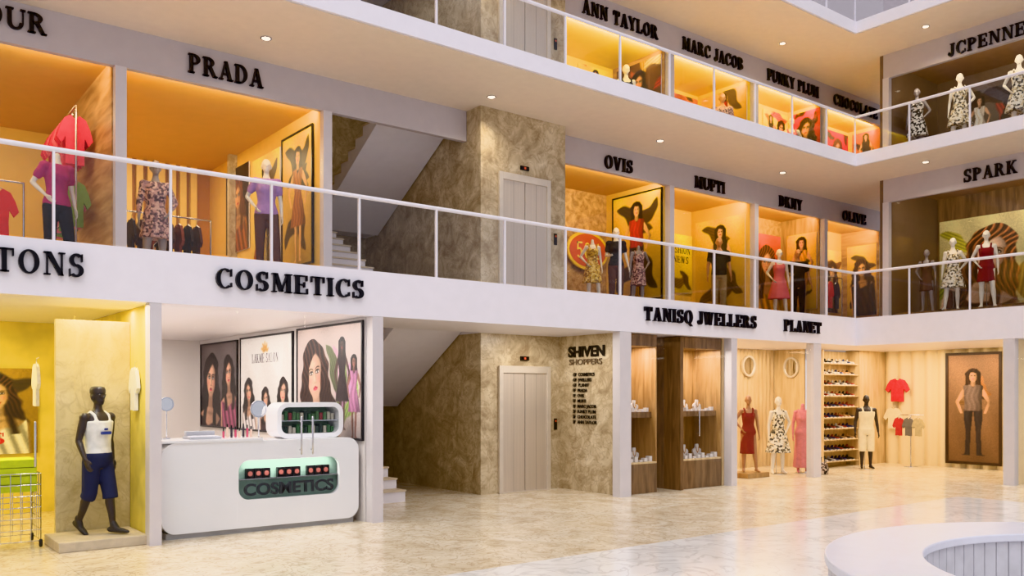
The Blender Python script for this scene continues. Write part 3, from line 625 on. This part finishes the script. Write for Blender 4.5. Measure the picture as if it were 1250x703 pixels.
mb.obj('display_contents',e)
ftext_mat=mat('grey_letters',(52,56,62),.4)
area('case_fill',(4.52,10.385,.868),1.1,.03,6,NEUT,(0,.3,-1))  # added fill lamp, brightens the dark goods behind the counter window
mb=MB(); mb.M=FR((2.95,10.35,0),'-Y'); mb.prism(rrect(.9,2.24,.4,.88,.13),-.012,-.006,glass); mb.obj('display_glass',e)
counter=e
e=empty('countertop_display_case',(0,0,0)); mb=MB(); mb.M=FR((4.4,10.5,1.122),'-Y'); mb.ring(rrect(0,.92,0,.46,.14,6),rrect(.06,.86,.06,.4,.09,6),-.36,0,cw); mb.obj('case_shell',e)
mb=MB(); mb.M=FR((4.4,10.5,1.122),'-Y'); mb.box(.06,.86,.22,.23,-.34,-.02,chrome); mb.prism(rrect(.06,.86,.06,.4,.09),-.34,-.33,mat('case_back_green',(120,150,120),.4)); mb.prism(rrect(.06,.86,.06,.4,.09),-.015,-.01,glass)
r=random.Random(3)
for zz in (.062,.232):
    for i in range(14):
        x=.09+i*.054; c=r.choice([(60,110,60),(40,60,46),(150,60,60),(90,130,80),(200,190,170)]); hh=r.uniform(.07,.12); mb.box(x,x+.04,zz,zz+hh,-.25,-.1,flat(*c))
mb.obj('products',e)
def vmirror(x,y,z,r,zt):
    mb=MB(); mb.cyl(x,y,.05,z,z+.015,chrome); mb.tube([(x,y,z+.015),(x,y,zt-r)],.008,chrome,8); mb.M=FR((x,y,zt),'-Y'); mb.ring(ellp(0,0,r,r,28),ellp(0,0,r*.84,r*.84,28),-.012,.012,chrome); mb.prism(ellp(0,0,r*.84,r*.84,28),-.006,.004,mat('mirror',(220,220,222),.03,1,var=0)); mb.obj('vanity_mirror')
vmirror(3.12,10.75,1.153,.085,1.57); vmirror(4.26,10.75,1.123,.11,1.5)
mb=MB()
for i in range(8):
    x=3.76+.05*i; hh=.08+.05*((i*7)%4)/3; mb.cyl(x,10.62,.014,1.152,1.152+hh,flat(*[(200,80,110),(230,200,180),(60,50,60)][i%3]),10); mb.cyl(x,10.62,.009,1.152+hh,1.152+hh+.04,black,8)
mb.obj('cosmetic_bottles')
mb=MB(); gk=mat('device_grey',(176,176,182),.4); mb.box(3.3,3.68,10.45,10.72,1.152,1.18,gk); mb.box(3.32,3.66,10.64,10.72,1.18,1.24,gk)
for i in range(9):
    for j in range(3): mb.box(3.32+.037*i,3.35+.037*i,10.47+.05*j,10.51+.05*j,1.18,1.188,white)
mb.obj('cash_register')
def ftext(name,t,o,face,size,m,parent=None,sx=1,bold=0,ext=.01):
    c=bpy.data.curves.new(name,'FONT'); c.body=t; c.size=size; c.extrude=ext; c.offset=bold; c.materials.append(m); ob=bpy.data.objects.new(name,c); COL.objects.link(ob)
    ob.matrix_world=FR(o,face)@Matrix.Diagonal((sx,1,1,1)); ob.parent=parent; return ob
ftext('counter_lettering','COSMETICS',(3.92,10.375,.45),'-Y',.2,ftext_mat,counter,1.13,.006)
e=empty('lobby_sign',(0,0,0)); ftext('title','SHIVEN',(10.235,11.54,2.34),'-X',.25,letterm,e,1.12,.008); ftext('subtitle','SHOPPERS',(10.235,11.52,2.2),'-X',.14,flat(120,104,86),e,1.3)
e=empty('store_directory',(0,0,0))
for i,t in enumerate(['GF  COSMETICS','GF  JWELLERS','GF  PLANET','FF  PRADA','FF  OVIS','FF  MUFTI','SF  MARC JACOB','SF  FUNKY PLUM','SF  CHOCOLATE','SF  ANN TAYLOR']): ftext('row_%d'%i,t,(10.235,11.42,2.0-i*.092),'-X',.078,letterm,e,1,.002,.004)
area('ceiling_light',(9.3,10.9,2.7),.5,.5,22,NEUT); area('ceiling_light',(7.2,10.9,2.7),.5,.5,6,NEUT)
# ---- jewellers
B('wall_back',10.35,12.94,13.4,13.45,0,Z1b,wood1); B('wall_right',12.9,12.96,YA+.18,13.4,0,Z1b-.002,woodl)
def bust(mb,x,y,z,s=1):
    M0=mb.M; mb.M=FR((x,y,z),'-Y')
    mb.prism([(a*s,b*s) for a,b in ((-.09,0),(.09,0),(.13,.1),(.12,.14),(.05,.17),(.035,.25),(-.035,.25),(-.05,.17),(-.12,.14),(-.13,.1))],-.02*s,.02*s,whw)
    mb.tube([(-.04*s,.19*s,.024*s),(-.03*s,.12*s,.026*s),(0,.07*s,.028*s),(.03*s,.12*s,.026*s),(.04*s,.19*s,.024*s)],.006,mat('gold',(220,170,70),.25,1),6); mb.M=M0
def cabinet(x0,x1,d):
    e=empty('jewellery_cabinet',(0,0,0)); mb=MB(); y0=YA+.18; y1=y0+d
    mb.box(x0,x1,y0,y1,0,.5,wood2); mb.box(x0,x1,y0,y1,.5,.53,woodl); mb.box(x0,x1,y1-.04,y1,.53,2.5,wood1); mb.box(x0,x1,y0+.1,y1-.04,1.28,1.38,wood2); mb.box(x1-.03,x1,y0,y1-.04,.53,2.5,wood1); mb.box(x0,x1,y0,y1,2.5,2.7,wood2)
    mb.obj('cabinet_body',e,bevel=.004)
    b=MB(); n=2 if x1-x0<.9 else 3
    for i in range(n):
        x=x0+.2+(x1-x0-.4)*i/(n-1); bust(b,x,y0+d*.6,.532,.9); bust(b,x,y0+d*.6,1.382,.8)
    for i in range(n*3):
        x=x0+.1+(x1-x0-.2)*i/(n*3-1); b.box(x-.035,x+.035,y0+.05,y0+.14,.532,.56+.03*(i%3),whw); b.box(x-.03,x+.03,y0+.13,y0+.2,1.382,1.41+.02*(i%3),whw)
    b.obj('jewellery_busts',e)
cabinet(10.37,11.15,.6); cabinet(11.75,12.88,.7)
mb=MB(); mb.box(11.66,11.74,YA+.1,YA+.9,0,2.6,wood2); mb.box(11.2,11.66,YA+.85,YA+.9,0,2.6,wood1); mb.obj('wood_partition')
area('ceiling_light',(11.4,11.9,2.69),1.4,1,50,WARM2); area('ceiling_light',(10.75,10.5,2.49),.5,.2,16,NEUT); area('ceiling_light',(12.3,10.5,2.49),.8,.2,24,NEUT)
# ---- dress shop
corr('wall_back',(12.96,12.4,0),'-Y',4.48,Z1b,.14,.05,woodl); B('wall_partition',17.45,17.5,11.58,12.4,0,Z1b,woodl)
area('ceiling_light',(15,11.6,2.69),3.4,.8,82,WARM2); area('ceiling_light',(18.5,10.7,2.69),2.0,.6,36,WARM2)
red=cl('wine',(130,26,36)); pink=cl('pink',(220,136,142)); flor=pattern('cloth_floral',[(236,228,210),(120,110,90),(214,196,160),(60,56,54),(240,234,220)],26); leop=pattern('cloth_leopard',[(190,150,150),(90,70,80),(214,180,170),(130,100,110)],34)
B('display_plinth',14.3,15.0,10.75,11.3,0,.1,wood1,bevel=.01)
mannequin((14.66,11.02,.1),-40,1.56,skn,True,'hip',[dress(red,.42,.17)],.011,base=False)
mannequin((15.72,11.05,0.007),-35,1.62,wht,True,'hip2',[dress(flor,.48,.27)],.011)
mannequin((16.3,10.85,0.007),-40,1.62,pink,True,'stand',[('gown',pink,[('torso',.86,1.4,.02),('straps',),('skirt',1.02,.12,.2,.17)])],.013,head=False,name='dress_form')
def rmirror(x,z):
    mb=MB(); mb.M=FR((x,12.34,z),'-Y'); mb.ring(ellp(0,0,.24,.24,32),ellp(0,0,.2,.2,32),0,.05,steeld); mb.prism(ellp(0,0,.2,.2,32),.0,.03,mat('mirror',(220,220,222),.03,1,var=0)); mb.obj('wall_mirror')
rmirror(16.4,2.32); mb=MB(); mb.M=FR((17.44,11.9,2.3),'-X'); mb.ring(ellp(0,0,.2,.24,32),ellp(0,0,.165,.2,32),0,.05,steeld); mb.prism(ellp(0,0,.165,.2,32),.0,.03,mat('mirror',(220,220,222),.03,1,var=0)); mb.obj('wall_mirror')
mb=MB(); mb.loft([(16.35,10.4,.01,.14,.09),(16.35,10.4,.12,.16,.1),(16.35,10.4,.22,.13,.06),(16.35,10.4,.26,.1,.03)],pattern('bag_print',[(90,70,60),(200,180,160),(40,34,34)],30),16); mb.tube([(16.28,10.4,.24),(16.3,10.4,.36),(16.4,10.4,.36),(16.42,10.4,.24)],.008,black,6); mb.obj('handbag')
def shoe(mb,x,y,z,m,s=1):
    mb.tube([(x,y+.1*s,z+.03),(x,y,z+.032),(x,y-.1*s,z+.025)],[.034,.036,.026],m,8,flat=.8); mb.tube([(x,y+.08*s,z+.05),(x,y+.06*s,z+.085)],[.03,.028],m,8); mb.box(x-.034,x+.034,y-.12*s,y+.13*s,z,z+.014,white)
e=empty('shoe_rack',(0,0,0)); mb=MB(); mb.box(17.55,19.05,11.5,11.55,0,2.68,woodl); mb.box(17.52,17.57,11.15,11.5,0,2.68,woodl); mb.box(19.05,19.08,11.15,11.5,0,2.68,woodl)
for i in range(10): mb.box(17.57,19.05,11.18,11.5,.12+i*.25,.14+i*.25,woodl)
mb.obj('rack_body',e)
mb=MB(); r=random.Random(5)
for i in range(10):
    for j in range(9): shoe(mb,17.68+j*.155,11.34,.142+i*.25,flat(*r.choice([(60,44,40),(150,60,50),(220,216,210),(90,80,80),(190,150,110),(30,30,36),(70,80,120)])))
mb.obj('shoes',e)
B('wall_pilaster',19.12,20.35,11.2,11.55,0,Z1b,woodl)
mannequin((18.3,10.55,.007),-45,1.66,blk,False,'stand',[tank(cl('cream',(232,220,190))),shorts(cl('cream',(232,220,190)))],.012)
# ---- wing ground shop
corr('wall_wing',(20.3,11.2,0),'-X',4.15,Z1b,.3,.12,cream); B('wall_divider',XA+.18,20.3,7.0,7.06,0,Z1b-.002,cream)
area('ceiling_light',(18.9,9,2.69),1.6,2.6,76,WARM2)
P=Poster('framed_poster',(20.16,9.6,.16),'-X',1.1,2.4,flat(140,104,76),mat('dark_frame',(60,42,34),.4),.06)
for i in range(6): P.leaf(.2+.15*i,1.3+.1*(i%3),.5*i,.5,flat(*[(130,90,50),(60,40,30),(170,110,60)][i%3]))
P.figure(.55,.15,1.9,(200,150,110),(110,90,80),(50,44,46),(50,30,20),False,.06); P.done()
hshirt('hanging_shirt',(20.15,10.8,1.5),'-X',.55,.55,cl('redtee',(200,40,40))); hshirt('hanging_shirt',(20.15,10.9,.85),'-X',.45,.5,cl('cream',(232,220,190)))
mb=MB(); mb.cyl(19.6,10.2,.16,.0,.02,chrome); mb.tube([(19.6,10.2,.02),(19.6,10.2,1.2)],.012,chrome,8); mb.tube([(19.6,10.45,1.2),(19.6,9.9,1.2)],.012,chrome,8); mb.obj('garment_stand')
for i,c in enumerate(((190,60,60),(120,110,100),(190,170,130))): hshirt('hanging_shirt',(19.5-.02*i,10.42-.24*i,.72),'-X',.28,.42,cl('g%d'%i,c),.04)
B('wall_wing',20.3,20.35,0,7.0,0,Z1b,whw); area('ceiling_light',(18.8,4.5,2.69),1.4,3,50,NEUT)
mb=MB(); mb.M=FR((17.4,6.8,0),'-X'); mb.ring(rrect(0,2.2,.0,2.5,.35,6),rrect(.2,2.0,.2,2.3,.25,6),0,.12,cw); mb.obj('portal_frame')
# ================================================================ FIRST FLOOR
y0=YB+.1
room(-1,2.92,y0,16.5,Z1,6.1,ory,ory,woodh,orc); room(2.98,5.9,y0,17.3,Z1,6.1,ory,orb,ory,orc)
corr('wall_slats',(3.04,17.29,Z1),'-Y',2.75,2.8,.2,.12,slatm,True)
def strip(x0,x1,z,P,c,d=(0,1,-.25),y=YB+.16): area('strip_light',((x0+x1)/2,y,z),x1-x0-.3,.12,P,c,d)
strip(0,2.9,6.06,48,WARM); strip(3,5.9,6.06,50,WARM)
area('ceiling_light',(4.4,15.4,6.08),1.2,1.2,52,WARM); area('ceiling_light',(1.2,14.6,6.08),1.2,1.2,36,WARM)
mag=cl('magenta',(176,50,110))
mannequin((2.3,12.75,Z1+.006),15,1.72,wht,True,'hip',[tee(mag),pants(cl('blackp',(30,28,34)))],.013,head=False)
for i in range(8): hshirt('hanging_shirt',(2.6,13.2+.17*i,4.85),'-Y',.42,.68,cl('coral%d'%(i%3),[(222,70,90),(200,50,70),(236,110,120)][i%3]))
for i in range(8): hshirt('hanging_shirt',(2.6,13.2+.17*i,4.0),'-Y',.38,.62,cl('green%d'%(i%3),[(130,160,80),(220,120,140),(110,140,110)][i%3]))
mb=MB(); mb.tube([(2.6,13.1,5.65),(2.6,14.6,5.65)],.014,chrome,8); mb.tube([(2.6,13.1,4.74),(2.6,14.6,4.74)],.014,chrome,8)
for y in (13.1,14.6): mb.tube([(2.6,y,Z1+.014),(2.6,y,5.65)],.014,chrome,8)
mb.obj('clothes_rail')
for i,c in enumerate(((214,50,50),(230,90,100),(200,60,80))): hshirt('hanging_shirt',(1.65-.5*i,12.98,3.75),'-Y',.44,.6,cl('red%d'%i,c))
mb=MB(); mb.tube([(.4,13.0,4.47),(1.95,13.0,4.47)],.014,chrome,8)
for x in (.4,1.95): mb.tube([(x,13,Z1+.014),(x,13,4.47)],.014,chrome,8)
mb.obj('clothes_rail')
mannequin((3.62,13.0,Z1+.006),-5,1.74,gry,True,'hip2',[('romper',leop,[('torso',.84,1.44,.014),('sleeves',1.5,.055),('skirt',1.0,.62,.2,.17)])],.012)
mb=MB(); mb.box(4.85,5.4,12.4,12.9,Z1,Z1+.22,wood2); mb.obj('display_plinth',bevel=.01)
mannequin((5.12,12.62,Z1+.23),-20,1.7,wht,True,'hip',[tee(cl('lilac',(170,130,190))),pants(cl('brownp',(96,60,50)))],.013)
for i in range(8): hshirt('hanging_shirt',(4.55-.14*i,14.0,3.75),'-X',.5,.6,cl('dark%d'%(i%3),[(70,44,44),(40,34,40),(120,60,50)][i%3]))
mb=MB(); mb.tube([(3.4,14.0,4.47),(4.75,14.0,4.47)],.014,chrome,8)
for x in (3.4,4.75): mb.tube([(x,14,Z1+.014),(x,14,4.47)],.014,chrome,8)
mb.obj('clothes_rail')
P=Poster('wall_poster',(5.84,13.66,3.75),'-X',1.12,2.1,flat(236,190,80),black)
for q in ((.1,1.9,-.6,1.1),(1.0,2.0,-2.2,.9),(.1,.3,.9,.9),(.9,.2,2.0,.9),(.2,1.3,.3,.8),(1.0,1.2,2.6,.7)): P.leaf(*q,flat(34,24,18))
P.figure(.6,.05,1.8,(226,176,110),(150,90,40),(226,176,110),(36,22,14),True,.08); P.done()
P=Poster('wall_poster',(5.84,14.98,3.75),'-X',1.2,2.05,flat(240,206,100)); P.leaf(1.1,1.9,-2.4,.9,flat(60,40,24)); P.figure(.6,.02,1.85,(226,180,120),(40,30,30),(40,30,30),(36,22,14),False,.06); P.leaf(.1,.2,1.1,.6,flat(150,60,30)); P.done()
P=Poster('wall_poster',(5.84,16.3,4.3),'-X',1.15,1.55,flat(40,28,22)); P.portrait(.6,1.0,.42,(220,160,100),(90,50,24),(180,60,40),(160,90,40),3); P.done()
shops=[(10.55,13.6,14.0,woodh,ory),(13.7,16.45,14.0,ory,ory),(16.55,19.22,13.4,woodh,wood1),(19.32,22.0,13.4,ory,woodh)]
for a,b,yb,wb,wr in shops:
    room(a,b,y0,yb,Z1,6.1,ory,wb,wr,orc); strip(a,b,6.06,46,WARM); B('display_platform',a+.06,b-.06,y0+.02,y0+.9,Z1,Z1+.2,wood2)
P=Poster('oval_sign',(12.35,13.95,4.3),'-Y',.02,.02,flat(250,220,60)); P.mb.prism(ellp(.55,.5,.6,.42,36),.0,.05,flat(244,206,50)); P.mb.prism(ellp(.55,.5,.54,.36,36),.05,.055,flat(214,90,40)); text(P.mb,'50%',.2,.32,.7,.35,flat(250,230,90),.055,.07); P.done()
P=Poster('wall_poster',(13.54,13.75,3.7),'-X',1.4,2.25,flat(240,190,70),black)
for q in ((.1,2.0,-.5,1.2),(1.3,2.1,-2.3,1.0),(.1,.2,.9,1.0),(1.3,.2,2.2,1.1)): P.leaf(*q,flat(40,26,18))
P.figure(.7,.1,1.95,(226,176,110),(180,50,40),(40,30,30),(36,22,14),False,.08); P.done()
P=Poster('wall_poster',(15.45,13.98,4.1),'-Y',.93,1.4,flat(246,210,60)); P.leaf(.05,.05,.5,.8,flat(90,60,30)); P.leaf(.9,.1,2.3,.6,flat(60,40,30)); P.t('FASHION',.08,.95,.78,.16,black); P.t('NEWS',.25,.72,.55,.16,black); P.done()
P=Poster('wall_poster',(16.39,13.85,3.7),'-X',1.45,2.1,flat(236,190,80))
for q in ((.1,.1,.4,1.2),(1.4,.3,2.4,1.0),(.2,1.9,-.4,.9)): P.leaf(*q,flat(70,44,24))
P.figure(.75,.05,1.85,(226,176,130),(60,50,50),(50,40,60),(36,22,14),False,.05); P.done()
generic((17.95,13.38,3.8),'-Y',1.15,1.9,15,(190,90,60),0); generic((19.16,13.2,3.8),'-X',.85,1.9,16,(236,180,80),1)
P=Poster('wall_poster',(20.95,13.38,3.9),'-Y',.95,1.7,flat(236,196,100)); P.leaf(.1,1.2,.2,.9,flat(90,50,20)); P.portrait(.5,1.1,.36,(220,170,110),(50,30,14),(170,50,40),(90,60,30),2); P.done()
P=Poster('wall_poster',(21.94,13.2,3.8),'-X',.85,1.9,flat(236,190,70)); P.leaf(.1,1.6,-.4,.8,flat(60,40,24)); P.leaf(.1,.2,.9,.8,flat(40,30,24)); P.portrait(.42,1.25,.36,(220,170,110),(50,30,14),(170,50,40),(60,40,30),5); P.done()
zf=Z1+.2+.006; yl=pattern('cloth_gold',[(214,170,60),(240,210,120),(150,110,40)],24)
mannequin((11.95,12.75,zf),-30,1.4,wht,True,'hip',[dress(yl,.5,.24)],.014,head=False)
mannequin((12.66,12.8,zf),-35,1.6,wht,True,'elbow',[tee(cl('blk',(34,30,34))),pants(cl('brownp',(96,60,50)))],.014)
mannequin((13.27,12.75,zf),-35,1.42,gry,True,'hip2',[dress(leop,.55,.2)],.014,head=False)
mannequin((15.95,12.8,zf),-40,1.76,skn,False,'stand',[tee(cl('blk',(34,30,34))),pants(cl('khaki',(150,130,100)))],.014)
mannequin((18.1,12.7,zf),-45,1.7,wht,True,'hip',[dress(cl('pinkd',(220,120,130)),.5,.26)],.014)
mannequin((18.8,12.65,zf),-45,1.76,skn,False,'elbow',[tee(cl('blk',(34,30,34))),pants(cl('blackp',(30,28,34)))],.014)
for i,c in enumerate(((190,50,60),(214,150,60),(200,60,60),(60,50,60))): hshirt('hanging_shirt',(20.1+.3*i,12.98,3.95),'-Y',.28,.7,cl('olv%d'%i,c))
mb=MB(); mb.tube([(19.9,12.98,4.78),(21.3,12.98,4.78)],.014,chrome,8); mb.tube([(19.9,12.98,Z1+.215),(19.9,12.98,4.78)],.014,chrome,8); mb.tube([(21.3,12.98,Z1+.215),(21.3,12.98,4.78)],.014,chrome,8); mb.obj('clothes_rail')
dk=mat('wall_dark',(126,106,90),.6,var=.05)
for z0,z1,k in ((Z1,Z2b,0),(Z2,Z3b,1)):
    B('wall_wing',XB,22.0,10.37,10.45,z0,z1,dk); B('wall_wing',21.2,21.25,2,10.37,z0,z1,wood2 if k==0 else dk); B('wall_wing',XB+.1,21.2,2,2.05,z0,z1,dk); B('ceiling',XB+.1,21.2,2,10.37,z1-.12,z1-.1,mat('ceiling_brown',(160,126,96),.6))
    area('strip_light',(XB+.2,7.2,z1-.56),5.5,.12,46 if k==0 else 46,WARM2,(1,0,-.35))
P=Poster('wall_poster',(21.18,10.3,3.75),'-X',3.9,2.1,flat(220,206,150)); P.leaf(0,.2,.8,1.2,flat(150,160,50)); P.leaf(.0,1.8,-.5,1.0,flat(190,180,60)); P.leaf(1.9,.1,1.4,1.4,flat(150,120,60)); P.leaf(3.0,.9,.7,.9,flat(120,96,70)); P.portrait(2.75,1.15,.72,(228,186,150),(70,44,30),(170,40,50),(190,150,120),5,tilt=.1); P.portrait(1.2,1.2,.86,(236,196,168),(104,64,38),(170,40,50),(90,60,50),2,tilt=.24); P.done()
xw=19.3; z_=Z1+.2+.006; B('display_platform',XB+.15,XB+1.1,6.4,10.2,Z1,Z1+.2,wood2)
mannequin((xw,9.68,z_),-75,1.42,gry,True,'hip',[dress(cl('brownd',(90,66,60)),.6,.18)],.014)
mannequin((xw,9.1,z_),-70,1.6,wht,True,'hip2',[dress(flor,.55,.26)],.014)
mannequin((xw,8.4,z_),-70,1.66,wht,True,'hip',[dress(red,.6,.18)],.014)
z_=Z2+.2+.006; B('display_platform',XB+.15,XB+1.1,6.4,10.2,Z2,Z2+.2,wood2)
mannequin((xw,9.9,z_),-75,1.6,gry,True,'hip2',[dress(pattern('cloth_bw',[(230,226,220),(30,28,30)],24),.55,.24)],.014)
mannequin((xw,8.95,z_),-70,1.66,wht,True,'hip2',[dress(flor,.55,.26)],.014)
mannequin((xw,7.75,z_),-70,1.7,wht,True,'hip',[dress(flor,.55,.26)],.014)
generic((21.18,9.9,7.3),'-X',1.8,1.5,33,(100,90,84),2)
# ================================================================ SECOND FLOOR
for i,(a,b,yb,wb,wr) in enumerate(shops):
    room(a,b,y0,yb-.2,Z2,8.85,yel,yel,woodh if i==0 else yel,yel); strip(a,b,8.8,44,YW,y=YB+.18)
    generic((b-.06,yb-.35,7.6),'-X',.8 if yb<13.9 else 1.3,1.15,40+i,[(90,60,40),(230,180,70),(200,60,50),(210,120,50)][i],i%2); generic((b-1.1,yb-.22,7.6),'-Y',1.0,1.15,50+i,[(240,200,80),(210,120,60),(240,210,60),(190,40,40)][i],[1,0,2,0][i])
mannequin((12.9,12.75,Z2+.006),-30,1.7,wht,True,'hip',[dress(cl('blk',(34,30,34)),.5,.22)],.014)
mannequin((16.0,12.75,Z2+.006),-40,1.76,skn,False,'stand',[tee(leop),pants(cl('blackp',(30,28,34)))],.014)
mannequin((18.6,12.7,Z2+.006),-45,1.7,wht,True,'hip2',[dress(cl('pinkd',(220,120,130)),.5,.26)],.014)
for a,b in ((-1,2.92),(2.98,5.9)): room(a,b,y0,15,Z2,8.85,ory,ory,ory,orc); strip(a,b,8.8,40,WARM,y=YB+.18)
area('ceiling_light',(7.2,13.2,9.3),1.0,1.5,12,NEUT)
# ================================================================ SIGNS
fy=YA-.001
sign('BUTTONS',(.6,fy,3.05),'-Y',1.48,.24); sign('COSMETICS',(3.47,fy,3.04),'-Y',1.93,.23); sign('TANISQ JWELLERS',(10.62,fy,3.03),'-Y',3.02,.23); sign('PLANET',(14.52,fy,3.02),'-Y',1.25,.23)
by=YB-.001
sign('GLAMOUR',(.42,by,6.3),'-Y',1.66,.25); sign('PRADA',(3.82,by,6.25),'-Y',1.07,.26)
for t,a,b in (('OVIS',11.73,12.5),('MUFTI',14.37,15.37),('DKNY',17.35,18.26),('OLIVE',20.02,21.09)): sign(t,(a,by,6.19),'-Y',b-a,.25)
for t,a,b in (('ANN TAYLOR',11.15,13.23),('MARC JACOB',13.98,16.0),('FUNKY PLUM',16.9,18.95),('CHOCOLATE',19.62,21.65)): sign(t,(a,by,9.04),'-Y',b-a,.26)
sign('SPARK',(XB-.001,8.585,6.25),'-X',1.05,.26); sign('JCPENNEY',(XB-.001,8.9,8.98),'-X',1.75,.26)
# ================================================================ ROUND BENCH
e=empty('round_bench',(7.46,1.89,0)); bw=mat('bench_stone',(222,222,232),.3,var=.02); bk=mat('bench_block',(202,200,206),.45,var=.08)
mb=MB(); mb.ring(ellp(0,0,2.4,2.4,96),ellp(0,0,1.68,1.68,96),.38,.45,bw); mb.obj('seat_ring',e,bevel=.012)
mb=MB()
for R,n in ((2.33,112),(1.75,84)):
    for i in range(n):
        a=2*pi*i/n; h_=pi*R/n*.93; mb.M=Matrix.Rotation(a,4,'Z'); mb.box(R-.04,R+.04,-h_,h_,0,.378,bk)
mb.M=Matrix(); mb.obj('clad_blocks',e,bevel=.006)
mb=MB(); mb.ring(ellp(0,0,2.28,2.28,96),ellp(0,0,1.8,1.8,96),0,.379,mat('bench_joint',(150,148,150),.7)); mb.obj('core',e)
# ================================================================ WORLD, SUN, CAMERA
wd=bpy.data.worlds.new('sky'); S.world=wd; wd.use_nodes=True; bg=wd.node_tree.nodes['Background']; bg.inputs[0].default_value=(.92,.91,1,1); bg.inputs[1].default_value=.82
l=bpy.data.lights.new('sun','SUN'); l.energy=1.25; l.angle=.9; l.color=(1,.97,.94); o=bpy.data.objects.new('sun',l); COL.objects.link(o); o.rotation_euler=Vector((.35,.45,-1)).to_track_quat('-Z','Y').to_euler()
c=bpy.data.cameras.new('camera'); c.lens=30.56; c.sensor_width=36; c.shift_y=.1028; c.clip_end=200
o=bpy.data.objects.new('camera',c); COL.objects.link(o); o.location=(0,0,1.7); o.rotation_euler=(pi/2,0,math.radians(-37.86)); S.camera=o
try:
    S.view_settings.view_transform='Khronos PBR Neutral'
except Exception:
    S.view_settings.view_transform='Standard'
